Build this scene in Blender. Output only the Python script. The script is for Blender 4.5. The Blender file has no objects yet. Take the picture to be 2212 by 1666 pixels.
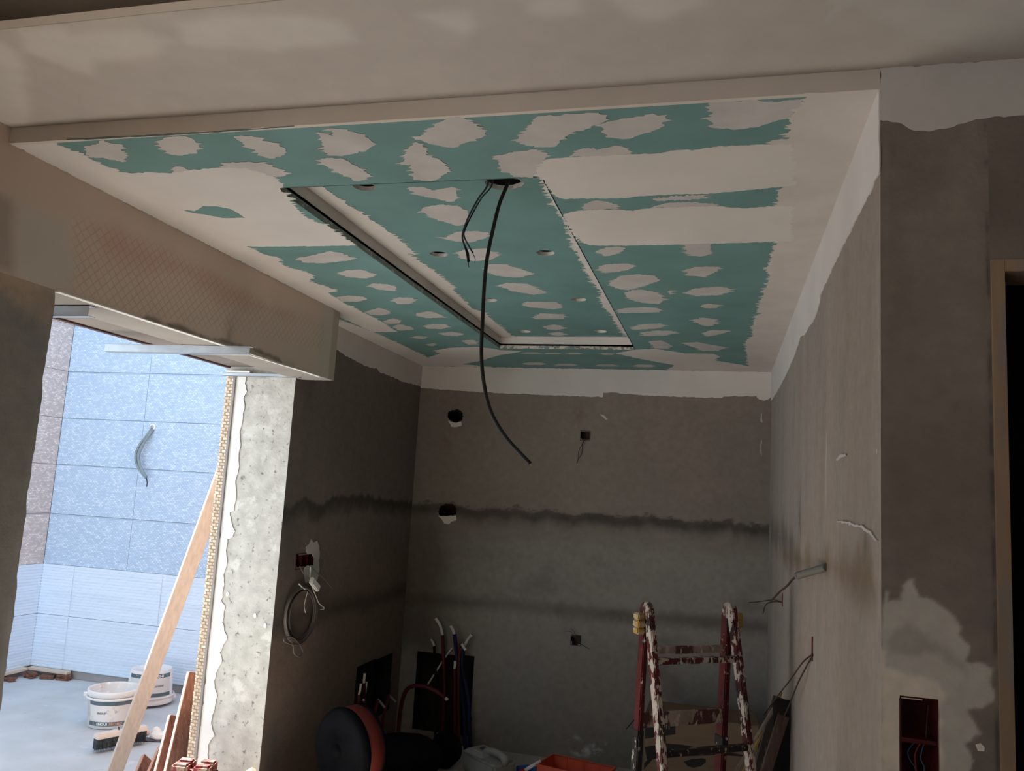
import bpy, bmesh, math, random
import numpy as np
from mathutils import Vector, Matrix
from mathutils.geometry import delaunay_2d_cdt

random.seed(7)
SC = bpy.context.scene
COL = SC.collection
R = math.radians

# ------------------------------------------------------------------ camera
F_PX, CX, CY, EYE = 1769.376, 1106.0, 833.0, 1.6
def cam_axes(p, y, r):
    cy, sy, cp, sp, cr, sr = math.cos(y), math.sin(y), math.cos(p), math.sin(p), math.cos(r), math.sin(r)
    f = np.array([-sy*cp, cy*cp, sp]); rt = np.array([cy, sy, 0.0]); up = np.cross(rt, f)
    return np.array([cr*rt + sr*up, -(-sr*rt + cr*up), f])
AX = cam_axes(R(7.563), R(14.590), R(3.330))
cam_data = bpy.data.cameras.new('camera')
cam_data.sensor_width = 36.0
cam_data.lens = F_PX/2212.0*36.0
cam_data.clip_start = 0.02
cam = bpy.data.objects.new('camera', cam_data)
COL.objects.link(cam)
mw = Matrix.Identity(4)
for i in range(3):
    mw[i][0] = AX[0][i]; mw[i][1] = -AX[1][i]; mw[i][2] = -AX[2][i]
mw[2][3] = EYE
cam.matrix_world = mw
SC.camera = cam

# ------------------------------------------------------------------ light
world = bpy.data.worlds.new('sky'); SC.world = world
world.use_nodes = True
bg = world.node_tree.nodes['Background']
bg.inputs['Color'].default_value = (0.62, 0.81, 1.0, 1)
bg.inputs['Strength'].default_value = 2.0
sun_d = bpy.data.lights.new('sun', 'SUN'); sun_d.energy = 37.0; sun_d.angle = R(0.6); sun_d.color = (1.0, 0.95, 0.885)
sun = bpy.data.objects.new('sun', sun_d); COL.objects.link(sun)
sun.rotation_euler = Vector((0.55, -0.16, -0.82)).to_track_quat('-Z', 'Y').to_euler()
SC.view_settings.view_transform = 'Standard'
SC.view_settings.look = 'None'
SC.view_settings.exposure = 0.0
SC.view_settings.gamma = 1.0
SC.view_settings.use_curve_mapping = False
SC.cycles.use_denoising = True
SC.cycles.max_bounces = 10
SC.cycles.diffuse_bounces = 7
SC.cycles.caustics_reflective = False
SC.cycles.caustics_refractive = False
SC.cycles.sample_clamp_indirect = 6.0

# ------------------------------------------------------------------ photo pixel -> place
def ray(p):
    return AX.T @ np.array([(p[0]-CX)/F_PX, (p[1]-CY)/F_PX, 1.0])
def onz(p, z): d = ray(p); return np.array([0, 0, EYE]) + d*((z-EYE)/d[2])
def ony(p, Y): d = ray(p); return np.array([0, 0, EYE]) + d*(Y/d[1])
def onx(p, X): d = ray(p); return np.array([0, 0, EYE]) + d*(X/d[0])
CR = {'a': (0, 0, .334539), 'b': (740, 0, .334539), 'c': (1472, 0, .334539), 'd': (0, 280, .316456), 'e': (1100, 300, .370705),
      'f': (560, 640, .336215), 'g': (1180, 760, .334539), 'h': (1560, 1150, .309739), 't': (560, 360, .379747), 'j': (400, 1100, .339674),
      'k': (0, 560, .336134), 'p': (0, 0, 1.0), 'm': (100, 610, .253165), 'n': (590, 1140, .174102)}
def px(c, pts):
    ox, oy, s = CR[c]
    return [(ox+x*s, oy+y*s) for x, y in pts]

# ------------------------------------------------------------------ helpers
def srgb(r, g, b):
    f = lambda c: (c/255/12.92) if c/255 <= 0.04045 else ((c/255+0.055)/1.055)**2.4
    return (f(r), f(g), f(b))
def lattice(seed): return np.random.RandomState(seed).rand(128, 128)
_lat = {}
def vnoise(x, y, seed):
    if seed not in _lat: _lat[seed] = lattice(seed)
    L = _lat[seed]
    xi = np.floor(x).astype(int); yi = np.floor(y).astype(int)
    fx = x-xi; fy = y-yi; fx = fx*fx*(3-2*fx); fy = fy*fy*(3-2*fy)
    a = L[xi % 128, yi % 128]; b = L[(xi+1) % 128, yi % 128]; c = L[xi % 128, (yi+1) % 128]; d = L[(xi+1) % 128, (yi+1) % 128]
    return (a*(1-fx)+b*fx)*(1-fy)+(c*(1-fx)+d*fx)*fy
def fbm(x, y, f, octv=4, seed=1):
    x = np.asarray(x, float); y = np.asarray(y, float)
    s = np.zeros_like(x); a = 1.0; t = 0
    for o in range(octv):
        s = s + a*vnoise(x*f+17.3*o+31, y*f+9.1*o+57, seed+o); t += a; a *= .55; f *= 2.03
    return s/t*2-1
def sstep(a, b, x):
    t = np.clip((x-a)/(b-a), 0, 1); return t*t*(3-2*t)

def tagit(o, label=None, cat=None, group=None, kind=None):
    if label: o['label'] = label
    if cat: o['category'] = cat
    if group: o['group'] = group
    if kind: o['kind'] = kind
    return o
def link(name, me, mat=None, parent=None):
    o = bpy.data.objects.new(name, me); COL.objects.link(o)
    if mat is not None and len(me.materials) == 0: me.materials.append(mat)
    if parent is not None:
        o.parent = parent
        o.matrix_parent_inverse = parent.matrix_world.inverted()
    return o
def empty(name, loc, label, cat, group=None, rot=(0, 0, 0)):
    o = bpy.data.objects.new(name, None); COL.objects.link(o)
    o.empty_display_size = .05
    o.location = loc; o.rotation_euler = rot
    o.matrix_world = Matrix.Translation(loc) @ o.rotation_euler.to_matrix().to_4x4()
    tagit(o, label, cat, group)
    return o

class MB:
    """collects shapes (world or local coordinates) and links them as one mesh"""
    def __init__(s): s.v = []; s.f = []; s.sm = []
    def add(s, vs, fs, smooth=False):
        n = len(s.v); s.v += [tuple(map(float, v)) for v in vs]
        s.f += [tuple(i+n for i in f) for f in fs]; s.sm += [smooth]*len(fs); return s
    def box(s, a, b, M=None):
        x0, y0, z0 = a; x1, y1, z1 = b
        vs = [(x0, y0, z0), (x1, y0, z0), (x1, y1, z0), (x0, y1, z0), (x0, y0, z1), (x1, y0, z1), (x1, y1, z1), (x0, y1, z1)]
        if M is not None: vs = [M @ Vector(v) for v in vs]
        return s.add(vs, [(0, 3, 2, 1), (4, 5, 6, 7), (0, 1, 5, 4), (1, 2, 6, 5), (2, 3, 7, 6), (3, 0, 4, 7)])
    def bar(s, p, q, w, h, up=(0, 0, 1), taper=1.0):
        p = Vector(p); q = Vector(q); d = (q-p).normalized(); u = Vector(up)
        x = d.cross(u)
        if x.length < 1e-4: x = d.cross(Vector((1, 0, 0)))
        x.normalize(); y = x.cross(d).normalized()
        vs = []
        for c, k in ((p, 1), (q, taper)):
            for a, b in ((-1, -1), (1, -1), (1, 1), (-1, 1)): vs.append(c+x*(a*w/2*k)+y*(b*h/2*k))
        return s.add(vs, [(0, 1, 2, 3), (7, 6, 5, 4), (0, 4, 5, 1), (1, 5, 6, 2), (2, 6, 7, 3), (3, 7, 4, 0)])
    def tube(s, pts, r, n=8, caps=True, hollow=0):
        pts = [Vector(p) for p in pts]; m = len(pts)
        rs = r if isinstance(r, (list, tuple)) else [r]*m
        T = [(pts[min(i+1, m-1)]-pts[max(i-1, 0)]).normalized() for i in range(m)]
        x = T[0].cross(Vector((0, 0, 1)))
        if x.length < 1e-3: x = T[0].cross(Vector((1, 0, 0)))
        x.normalize(); vs = []
        for i in range(m):
            x = (x - T[i]*x.dot(T[i])).normalized(); y = T[i].cross(x)
            for k in range(n):
                a = 2*math.pi*k/n; vs.append(pts[i]+(x*math.cos(a)+y*math.sin(a))*rs[i])
        fs = [(i*n+k, i*n+(k+1) % n, (i+1)*n+(k+1) % n, (i+1)*n+k) for i in range(m-1) for k in range(n)]
        s.add(vs, fs, True)
        if caps:
            b = len(s.v)-len(vs)
            s.f += [tuple(b+k for k in reversed(range(n))), tuple(b+(m-1)*n+k for k in range(n))]; s.sm += [False, False]
        return s
    def lathe(s, prof, n=32, M=None, smooth=True):
        vs = []
        for r, z in prof:
            for k in range(n):
                a = 2*math.pi*k/n; v = Vector((r*math.cos(a), r*math.sin(a), z)); vs.append(M @ v if M is not None else v)
        m = len(prof)
        return s.add(vs, [(i*n+k, i*n+(k+1) % n, (i+1)*n+(k+1) % n, (i+1)*n+k) for i in range(m-1) for k in range(n)], smooth)
    def prism(s, poly, O, U, V, N, t):
        """closed slab: polygon (u,v) on plane O,U,V, thickness t along N"""
        O = np.array(O, float); U = np.array(U, float); V = np.array(V, float); N = np.array(N, float)
        n = len(poly); a = [O+U*u+V*v for u, v in poly]; b = [p+N*t for p in a]
        fs = [tuple(range(n)), tuple(reversed(range(n, 2*n)))]+[(i, (i+1) % n, n+(i+1) % n, n+i) for i in range(n)]
        return s.add(a+b, fs)
    def build(s, name, mat, parent=None, bevel=0, seg=1, fix=True):
        me = bpy.data.meshes.new(name); me.from_pydata(s.v, [], s.f)
        me.polygons.foreach_set('use_smooth', s.sm); me.update()
        if fix or bevel:
            bm = bmesh.new(); bm.from_mesh(me)
            bmesh.ops.recalc_face_normals(bm, faces=bm.faces)
            if bevel:
                bmesh.ops.bevel(bm, geom=list(bm.edges), offset=bevel, segments=seg, affect='EDGES', clamp_overlap=True)
            bm.to_mesh(me); bm.free()
        return link(name, me, mat, parent)

def catmull(pts, k=6):
    P = [np.array(p, float) for p in pts]; P = [2*P[0]-P[1]]+P+[2*P[-1]-P[-2]]; out = []
    for i in range(1, len(P)-2):
        for j in range(k):
            t = j/k; a, b, c, d = P[i-1:i+3]
            out.append(.5*((2*b)+(-a+c)*t+(2*a-5*b+4*c-d)*t*t+(-a+3*b-3*c+d)*t**3))
    out.append(P[-2]); return out

# ------------------------------------------------------------------ materials
def nodes(name):
    m = bpy.data.materials.new(name); m.use_nodes = True
    nt = m.node_tree; return m, nt, nt.nodes['Principled BSDF']
def mat(name, col, rough=.8, var=.12, scale=10, bump=0.0, bscale=80, metallic=0.0, stretch=(1, 1, 1), col2=None, thr=.5, soft=.08, spec=.3):
    m, nt, b = nodes(name)
    tc = nt.nodes.new('ShaderNodeTexCoord'); mp = nt.nodes.new('ShaderNodeMapping'); mp.inputs['Scale'].default_value = stretch
    nt.links.new(tc.outputs['Object'], mp.inputs['Vector'])
    nz = nt.nodes.new('ShaderNodeTexNoise'); nz.inputs['Scale'].default_value = scale; nz.inputs['Detail'].default_value = 6
    nt.links.new(mp.outputs['Vector'], nz.inputs['Vector'])
    rp = nt.nodes.new('ShaderNodeValToRGB')
    rp.color_ramp.elements[0].position = .3; rp.color_ramp.elements[1].position = .7
    rp.color_ramp.elements[0].color = (*[c*(1-var) for c in col], 1); rp.color_ramp.elements[1].color = (*[min(1, c*(1+var)) for c in col], 1)
    nt.links.new(nz.outputs['Fac'], rp.inputs['Fac']); out = rp.outputs['Color']
    if col2 is not None:
        cols = col2 if isinstance(col2, list) else [(col2, thr, scale*1.7)]
        for i, (c2, th, sc2) in enumerate(cols):
            n2 = nt.nodes.new('ShaderNodeTexNoise'); n2.inputs['Scale'].default_value = sc2; n2.inputs['Detail'].default_value = 7
            n2.inputs['Roughness'].default_value = .65
            m2 = nt.nodes.new('ShaderNodeMapping'); m2.inputs['Location'].default_value = (3.1*i+1, 7.7*i+2, 1.3*i); m2.inputs['Scale'].default_value = stretch
            nt.links.new(tc.outputs['Object'], m2.inputs['Vector']); nt.links.new(m2.outputs['Vector'], n2.inputs['Vector'])
            r2 = nt.nodes.new('ShaderNodeMapRange'); r2.inputs['From Min'].default_value = th-soft/2; r2.inputs['From Max'].default_value = th+soft/2
            nt.links.new(n2.outputs['Fac'], r2.inputs['Value'])
            mx = nt.nodes.new('ShaderNodeMix'); mx.data_type = 'RGBA'
            nt.links.new(r2.outputs['Result'], mx.inputs[0]); nt.links.new(out, mx.inputs[6]); mx.inputs[7].default_value = (*c2, 1)
            out = mx.outputs[2]
    nt.links.new(out, b.inputs['Base Color'])
    b.inputs['Roughness'].default_value = rough; b.inputs['Metallic'].default_value = metallic
    b.inputs['Specular IOR Level'].default_value = spec
    if bump:
        nb = nt.nodes.new('ShaderNodeTexNoise'); nb.inputs['Scale'].default_value = bscale; nb.inputs['Detail'].default_value = 5
        nt.links.new(tc.outputs['Object'], nb.inputs['Vector'])
        bp = nt.nodes.new('ShaderNodeBump'); bp.inputs['Strength'].default_value = bump; bp.inputs['Distance'].default_value = .004
        nt.links.new(nb.outputs['Fac'], bp.inputs['Height']); nt.links.new(bp.outputs['Normal'], b.inputs['Normal'])
    return m
def paint_mat(name, rough=.9, bump=.35, bscale=120, var=.08, vscale=30):
    """surface whose stains and painted shade are stored per vertex; grain and relief are noise"""
    m, nt, b = nodes(name)
    at = nt.nodes.new('ShaderNodeAttribute'); at.attribute_name = 'stain_and_shade'
    tc = nt.nodes.new('ShaderNodeTexCoord')
    nz = nt.nodes.new('ShaderNodeTexNoise'); nz.inputs['Scale'].default_value = vscale; nz.inputs['Detail'].default_value = 7
    nt.links.new(tc.outputs['Object'], nz.inputs['Vector'])
    mr = nt.nodes.new('ShaderNodeMapRange'); mr.inputs['From Min'].default_value = .3; mr.inputs['From Max'].default_value = .7
    mr.inputs['To Min'].default_value = 1-var; mr.inputs['To Max'].default_value = 1+var
    nt.links.new(nz.outputs['Fac'], mr.inputs['Value'])
    vm = nt.nodes.new('ShaderNodeVectorMath'); vm.operation = 'SCALE'
    nt.links.new(at.outputs['Color'], vm.inputs[0]); nt.links.new(mr.outputs['Result'], vm.inputs['Scale'])
    nt.links.new(vm.outputs['Vector'], b.inputs['Base Color'])
    b.inputs['Roughness'].default_value = rough; b.inputs['Specular IOR Level'].default_value = .15
    nb = nt.nodes.new('ShaderNodeTexNoise'); nb.inputs['Scale'].default_value = bscale; nb.inputs['Detail'].default_value = 6
    nt.links.new(tc.outputs['Object'], nb.inputs['Vector'])
    bp = nt.nodes.new('ShaderNodeBump'); bp.inputs['Strength'].default_value = bump; bp.inputs['Distance'].default_value = .004
    nt.links.new(nb.outputs['Fac'], bp.inputs['Height']); nt.links.new(bp.outputs['Normal'], b.inputs['Normal'])
    return m

FILL = (.635, .595, .56)
THIN = (.50, .475, .455)
MORTAR = np.array((.225, .192, .164))
M_green = mat('green_plasterboard', (.145, .268, .258), .75, .10, 5, .03, 200)
M_fill = mat('joint_filler', FILL, .85, .05, 4, .05, 60)
M_thin = mat('thin_filler', THIN, .85, .09, 9, .05, 60)
M_edge = mat('gypsum_edge', (.78, .74, .70), .9, .15, 40, .2, 150)
M_paint = paint_mat('rendered_wall')
M_soffit = paint_mat('plaster_skim', .85, .06, 60, .04, 14)
M_concrete = mat('raw_concrete', (.54, .515, .465), .95, .18, 16, .8, 70, col2=[((.20, .19, .17), .63, 34), ((.68, .655, .60), .60, 7)])
M_whiteplaster = mat('white_plaster', (.80, .78, .74), .85, .05, 12, .1, 80)
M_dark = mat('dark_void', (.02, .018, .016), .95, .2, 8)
M_floor = mat('cement_screed', (.43, .41, .385), .9, .15, 4, .2, 60)
M_cfloor = mat('courtyard_screed', (.52, .55, .58), .85, .10, 3.5, .1, 60, col2=[((.70, .72, .74), .66, 5), ((.42, .44, .47), .67, 14)])
M_slab = mat('ceiling_slab_paint', (.42, .38, .34), .9, .1, 3)
M_room = mat('front_room_plaster', (.66, .59, .51), .9, .08, 3)
M_galv = mat('galvanised_steel', (.50, .52, .54), .38, .10, 14, .02, 60, metallic=.75)
M_blackcable = mat('black_cable_sheath', (.012, .012, .013), .45, .2, 30, col2=[((.25, .24, .23), .76, 60)])
M_greycable = mat('grey_blue_cable', (.05, .065, .075), .55, .2, 40)
M_tape = mat('black_tape', (.008, .008, .009), .4, .2, 20)
M_redbox = mat('red_plastic_box', (.060, .006, .008), .55, .25, 40, col2=[((.16, .11, .09), .73, 90)])
M_hole = mat('broken_brick_hole', (.05, .03, .022), .95, .4, 40, .5, 60)
M_wood = mat('pine_wood', (.50, .41, .345), .7, .12, 4, .05, 60, stretch=(18, 18, 1.6))
M_woodlight = mat('pine_edge', (.60, .52, .45), .7, .1, 5)
M_roughwood = mat('rough_red_wood', (.16, .078, .058), .8, .35, 9, .5, 60, stretch=(6, 6, 1.2), col2=[((.30, .17, .13), .62, 22)])
M_woodend = mat('sawn_wood_edge', (.56, .33, .25), .8, .15, 14)

def poly_sd(u, v, poly):
    P = np.array(poly); d = np.full(u.shape, 1e9); inside = np.zeros(u.shape, bool)
    for i in range(len(P)):
        a = P[i]; b = P[(i+1) % len(P)]; e = b-a
        t = np.clip(((u-a[0])*e[0]+(v-a[1])*e[1])/max(1e-12, e@e), 0, 1)
        d = np.minimum(d, np.hypot(u-a[0]-t*e[0], v-a[1]-t*e[1]))
        c = ((a[1] > v) != (b[1] > v))
        with np.errstate(divide='ignore', invalid='ignore'):
            xx = (b[0]-a[0])*(v-a[1])/(b[1]-a[1])+a[0]
        inside ^= c & (u < xx)
    return np.where(inside, d, -d)
def plane_uv(pts3, O, U, V):
    O = np.array(O, float)
    return [(float(np.dot(p-O, U)), float(np.dot(p-O, V))) for p in pts3]

def jag(poly, step, amp, seed, stroke=None):
    rs = np.random.RandomState(seed); out = []; n = len(poly)
    ph = rs.rand()*100; acc = 0.0
    orient = 1 if sum(poly[i][0]*poly[(i+1) % n][1]-poly[(i+1) % n][0]*poly[i][1] for i in range(n)) > 0 else -1
    for i in range(n):
        a = np.array(poly[i]); b = np.array(poly[(i+1) % n]); d = b-a; L = np.hypot(*d)
        if L < 1e-9: continue
        k = max(1, int(L/step)); nn = np.array([-d[1], d[0]])/L
        for j in range(k):
            t = j/k; acc += L/k
            o = amp*(float(vnoise(np.array([acc/step*.5+ph]), np.array([seed*1.3]), 900)[0])-.5)*2 + amp*.8*(rs.rand()-.5)
            w = 1.0 if j else .4
            if stroke is not None:
                tooth = (rs.rand()**3)*stroke*(1 if nn[0] < 0 else -1)*abs(nn[0])*(1 if rs.rand() < .85 else 0)
                out.append((a[0]+d[0]*t+nn[0]*o*w+tooth*float(orient), a[1]+d[1]*t+nn[1]*o*w))
            else: out.append(tuple(a+d*t+nn*o*w))
    return out
def slab(name, loops, O, U, V, N, t, material, parent=None):
    """thin solid sheet lying on a plane: loops[0] outline, the rest holes; rim walls included"""
    O = np.array(O, float); U = np.array(U, float); V = np.array(V, float); N = np.array(N, float)
    vv, ee = [], []
    for lp in loops:
        b = len(vv); vv += [Vector(p) for p in lp]; ee += [(b+i, b+(i+1) % len(lp)) for i in range(len(lp))]
    r = delaunay_2d_cdt(vv, ee, [], 1, 1e-6)
    v2, f2 = r[0], r[2]
    cen = np.array([[sum(v2[i][k] for i in f)/len(f) for k in (0, 1)] for f in f2])
    ok = poly_sd(cen[:, 0], cen[:, 1], loops[0]) > 0
    for lp in loops[1:]: ok &= poly_sd(cen[:, 0], cen[:, 1], lp) < 0
    f2 = [f for f, k in zip(f2, ok) if k]
    top = [O+U*p[0]+V*p[1]+N*t for p in v2]; bot = [O+U*p[0]+V*p[1] for p in v2]
    n = len(v2); fs = [tuple(f) for f in f2]
    cnt = {}
    for f in fs:
        for i in range(len(f)):
            e = (f[i], f[(i+1) % len(f)]); cnt[e] = cnt.get(e, 0)+1
    side = [(a, a+n, b+n, b) for (a, b) in cnt if (b, a) not in cnt]
    mb = MB(); mb.add(top+bot, fs+side)
    flip = np.dot(np.cross(U, V), N) < 0
    if flip: mb.f = [tuple(reversed(f)) for f in mb.f]
    return mb.build(name, material, parent, fix=False)

# ------------------------------------------------------------------ rooms: measured planes
ZC, ZT, ZS = 2.442, 2.511, 2.485          # kitchen ceiling, raised tray panel, front-room soffit
YB, YF = 5.248, 1.66                      # back wall, plane of pillar and fascia
XL, XBOX, XR = -2.013, -1.841, 0.289      # left wall, boxed beam / near wall face, right wall
TX0, TX1, TY0, TY1 = -1.270, -0.483, 2.037, 4.550
ex, ey, ez = np.array((1., 0, 0)), np.array((0, 1., 0)), np.array((0, 0, 1.))
S = 'structure'

# ---- painted grid walls
def grid_wall(name, O, U, V, N, su, sv, pitch, colorfn, material, holes=(), parent=None, rough=.0006, seed=3):
    nu = int(round(su/pitch))+1; nv = int(round(sv/pitch))+1
    u, v = np.meshgrid(np.linspace(0, su, nu), np.linspace(0, sv, nv), indexing='ij')
    O = np.array(O, float)
    h = fbm(u, v, 9, 4, seed)*rough*2 + fbm(u, v, 1.3, 2, seed+9)*rough*2
    edge = np.minimum(np.minimum(u, su-u), np.minimum(v, sv-v)); h = h*sstep(0, .02, edge)
    P = O + u[..., None]*U + v[..., None]*V + h[..., None]*N
    col = colorfn(u, v)
    idx = np.arange(nu*nv).reshape(nu, nv)
    q = np.stack([idx[:-1, :-1], idx[1:, :-1], idx[1:, 1:], idx[:-1, 1:]], -1).reshape(-1, 4)
    if np.dot(np.cross(U, V), N) < 0: q = q[:, ::-1]
    cu = (u[:-1, :-1]+u[1:, 1:])/2; cv = (v[:-1, :-1]+v[1:, 1:])/2; keep = np.ones(cu.shape, bool)
    for hp in holes: keep &= poly_sd(cu, cv, hp) < 0
    q = q[keep.ravel()]
    me = bpy.data.meshes.new(name)
    me.vertices.add(nu*nv); me.vertices.foreach_set('co', P.reshape(-1).astype(np.float32))
    me.loops.add(q.size); me.loops.foreach_set('vertex_index', q.reshape(-1).astype(np.int32))
    me.polygons.add(len(q)); me.polygons.foreach_set('loop_start', (np.arange(len(q))*4).astype(np.int32))
    me.polygons.foreach_set('use_smooth', np.ones(len(q), bool))
    at = me.attributes.new('stain_and_shade', 'FLOAT_COLOR', 'POINT')
    c4 = np.ones((nu*nv, 4), np.float32); c4[:, :3] = np.clip(col.reshape(-1, 3), 0, 1); at.data.foreach_set('color', c4.reshape(-1))
    me.update(); me.validate()
    return link(name, me, material, parent)
def lerp(c, d, m): return c*(1-m[..., None]) + np.asarray(d)*m[..., None]
def line_at(pts, x):
    p = sorted(pts); return np.interp(x, [a[0] for a in p], [a[1] for a in p])

# ================================================================= STRUCTURE
def stru(o, label, cat): return tagit(o, label, cat, kind=S)

stru(MB().box((-2.36, -4.6, -.06), (3.3, YB+.2, 0)).build('floor', M_floor), 'grey cement screed floor of the kitchen and front room', 'floor')
stru(MB().box((-12, -8, -.08), (-2.36, 9, -.002)).build('floor_courtyard', M_cfloor), 'pale grey screed floor of the bright courtyard', 'floor')

# back wall ------------------------------------------------------------------
bw = lambda pts: plane_uv([ony(p, YB) for p in pts], (XL, YB, 0), ex, ez)
hole1 = bw(px('f', [(1207, 775), (1215, 745), (1240, 730), (1275, 728), (1302, 740), (1310, 775), (1300, 800), (1270, 815), (1235, 805)]))
hole2 = bw(px('f', [(1150, 1385), (1165, 1350), (1200, 1332), (1245, 1335), (1265, 1360), (1266, 1400), (1225, 1415), (1160, 1408)]))
sw1 = bw([(1255, 932), (1274, 932), (1274, 951), (1255, 951)])
sw2 = bw([(1234, 1373), (1254, 1374), (1253, 1393), (1235, 1393)])
rec_b = bw([(902, 1408), (1025, 1417), (1018, 1600), (902, 1585)])
rec_b = [(rec_b[0][0], .545), (rec_b[1][0], .552), (rec_b[1][0]+.005, .06), (rec_b[0][0], .06)]
b1top = bw(px('f', [(1020, 1330), (1220, 1310), (1300, 1345), (1420, 1385), (1500, 1345), (1600, 1372), (1640, 1340), (1760, 1392), (1860, 1352)]) +
           px('g', [(0, 1000), (110, 1035), (180, 1055), (250, 1032), (340, 1032), (480, 1065), (560, 1045), (600, 1068), (680, 1036), (730, 1062), (870, 1075), (900, 1100), (960, 1085), (1080, 1090), (1190, 1062), (1215, 1115), (1260, 1092), (1320, 1125), (1440, 1100)]))
b2 = bw([(890, 1290), (1000, 1297), (1100, 1303), (1250, 1318), (1400, 1330), (1660, 1350)])
def back_col(u, v):
    c = np.ones(u.shape+(3,))*MORTAR
    n = fbm(u, v, 1.6, 5, 11); c *= (1+.13*n)[..., None]
    c = lerp(c, (.30, .215, .175), .35*sstep(0, .5, fbm(u, v, 1.1, 3, 21)))
    xs_ = np.array([p[0] for p in b1top]); ys_ = np.array([p[1] for p in b1top]); kf = np.polyfit(xs_, ys_, 2)
    base = np.polyval(kf, u); fr = .65*(line_at(b1top, u)-base)
    d = base+fr+.006*fbm(u, v, 40, 3, 31)-v
    tuft = sstep(.05, .45, fbm(u*1.0-v*.9, v*2.2, 26, 4, 36))          # broken scratchy fringe
    m = sstep(-.002, .006, d+.02*tuft)*(1-sstep(.015, .15+.05*fbm(u, u*0, 3, 2, 8), d))
    m = np.where(d < .012, m*(.35+.65*tuft), m)
    core = np.exp(-((d-.045)/.03)**2)
    c = lerp(c, MORTAR*.36, np.clip(m*.85*(.85+.3*fbm(u, v, 14, 3, 5))+.35*core, 0, 1))
    low = sstep(.08, .3, d)                      # below the first band: older, greyer coat
    c = lerp(c, np.array((.27, .255, .235))*(1+.12*n)[..., None], low*.75)
    d2 = line_at(b2, u)+.015*fbm(u, v, 20, 3, 41)-v
    m2 = sstep(-.06, .01, d2)*(1-sstep(.01, .09, d2))
    c = lerp(c, MORTAR*.42, m2*(.65+.25*fbm(u, v, 5, 3, 51)))
    c = lerp(c, MORTAR*.6, .5*sstep(.15, .6, fbm(u*.6, v, 4, 4, 61))*sstep(.1, .5, d))
    c = lerp(c, (.115, .09, .07), .75*(1-sstep(.12, .42, u+.08*fbm(u, v, 5, 3, 91)))*sstep(.02, .2, d)*sstep(.45, .65, v))  # shadow in the left corner, painted into the wall colour
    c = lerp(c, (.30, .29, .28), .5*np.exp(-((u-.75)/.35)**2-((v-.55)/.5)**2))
    e = bw(px('p', [(1228, 1606), (1245, 1596), (1262, 1616), (1290, 1606), (1312, 1610), (1285, 1632), (1240, 1628)]))
    c = lerp(c, (.62, .61, .6), np.clip(sstep(-.03, .01, poly_sd(u, v, e))*sstep(-.1, .5, fbm(u, v, 28, 4, 71)), 0, .8))
    for q, k in (((1250, 895), .05), ((983, 872), .06), ((960, 960), .05), ((955, 1010), .04)):
        w = bw([q])[0]; r2 = ((u-w[0])/.7)**2+(v-w[1])**2
        c = lerp(c, (.17, .10, .075), .55*np.exp(-r2/k**2)*sstep(-.3, .4, fbm(u, v, 16, 3, 81)))
    return c
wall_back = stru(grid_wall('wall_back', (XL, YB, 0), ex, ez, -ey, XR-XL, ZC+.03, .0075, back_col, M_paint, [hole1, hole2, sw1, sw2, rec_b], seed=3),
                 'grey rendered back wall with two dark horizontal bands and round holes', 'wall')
def bwslab(name, poly, seed, material=M_fill, t=.0030, step=.012, amp=.004):
    return slab(name, [jag(poly, step, amp, seed)], (XL, YB, 0), ex, ez, -ey, t, material, wall_back)
band = bw([(916, 838), (960, 842), (1000, 845), (1090, 850), (1180, 854), (1240, 856), (1302, 858.6), (1303, 848.6), (1335, 848.5), (1345, 851), (1380, 854), (1460, 857), (1560, 860), (1563, 857), (1634, 856), (1640, 863), (1650, 866), (1660, 863), (1668, 856)])
band[0] = (0.0, band[0][1]); band[-1] = (XR-XL, band[-1][1])
bwslab('filler_band', band+[(XR-XL, ZC), (0, ZC)], 5)
bwslab('mortar_dab', bw(px('f', [(1215, 800), (1235, 808), (1270, 815), (1300, 805), (1302, 830), (1270, 842), (1235, 840)])), 8, M_fill, .003, .008, .003)
bwslab('mortar_dab', bw(px('f', [(1150, 1412), (1265, 1410), (1266, 1440), (1235, 1448), (1218, 1466), (1190, 1460), (1175, 1438)])), 9, M_fill, .003, .008, .003)
for k, q in enumerate([[(345, 405), (375, 412), (398, 435), (385, 440), (362, 420)], [(1386, 400), (1394, 400), (1394, 460), (1384, 450)], [(1386, 570), (1392, 575), (1390, 680), (1382, 640)]]):
    bwslab('plaster_scuff', bw(px('g', q)), 20+k, M_thin, .0022, .01, .002)
hb = MB()
for hp in (hole1, hole2):
    c = np.mean(hp, 0); pts = [(XL+c[0]+(p[0]-c[0])*1.15, c[1]+(p[1]-c[1])*1.15) for p in hp]; n = len(pts)
    vs = [(x, YB-.0005, z) for x, z in pts]+[(x, YB+.13, z) for x, z in pts]
    hb.add(vs, [(i, (i+1) % n, n+(i+1) % n, n+i) for i in range(n)]+[tuple(range(n, 2*n))])
hb.build('chiselled_hole', M_hole, wall_back, fix=False)
stru(MB().box((XL-.2, YB+.14, 0), (XR+.2, YB+.2, 2.8)).build('wall_back_core', M_dark), 'brick core behind the rendered back wall', 'wall')
# recesses: niche boxes behind the openings
def niche(name, poly_world, dvec, parent):
    n = len(poly_world); a = [np.array(p) for p in poly_world]; b = [p+np.array(dvec) for p in a]
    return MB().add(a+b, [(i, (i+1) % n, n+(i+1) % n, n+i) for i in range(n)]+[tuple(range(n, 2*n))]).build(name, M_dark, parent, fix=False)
niche('manifold_niche', [(XL+u, YB, v) for u, v in [(rec_b[0][0]-.006, .56), (rec_b[1][0]+.008, .56), (rec_b[2][0]+.008, .05), (rec_b[3][0]-.006, .05)]], (0, .12, 0), wall_back)

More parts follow.
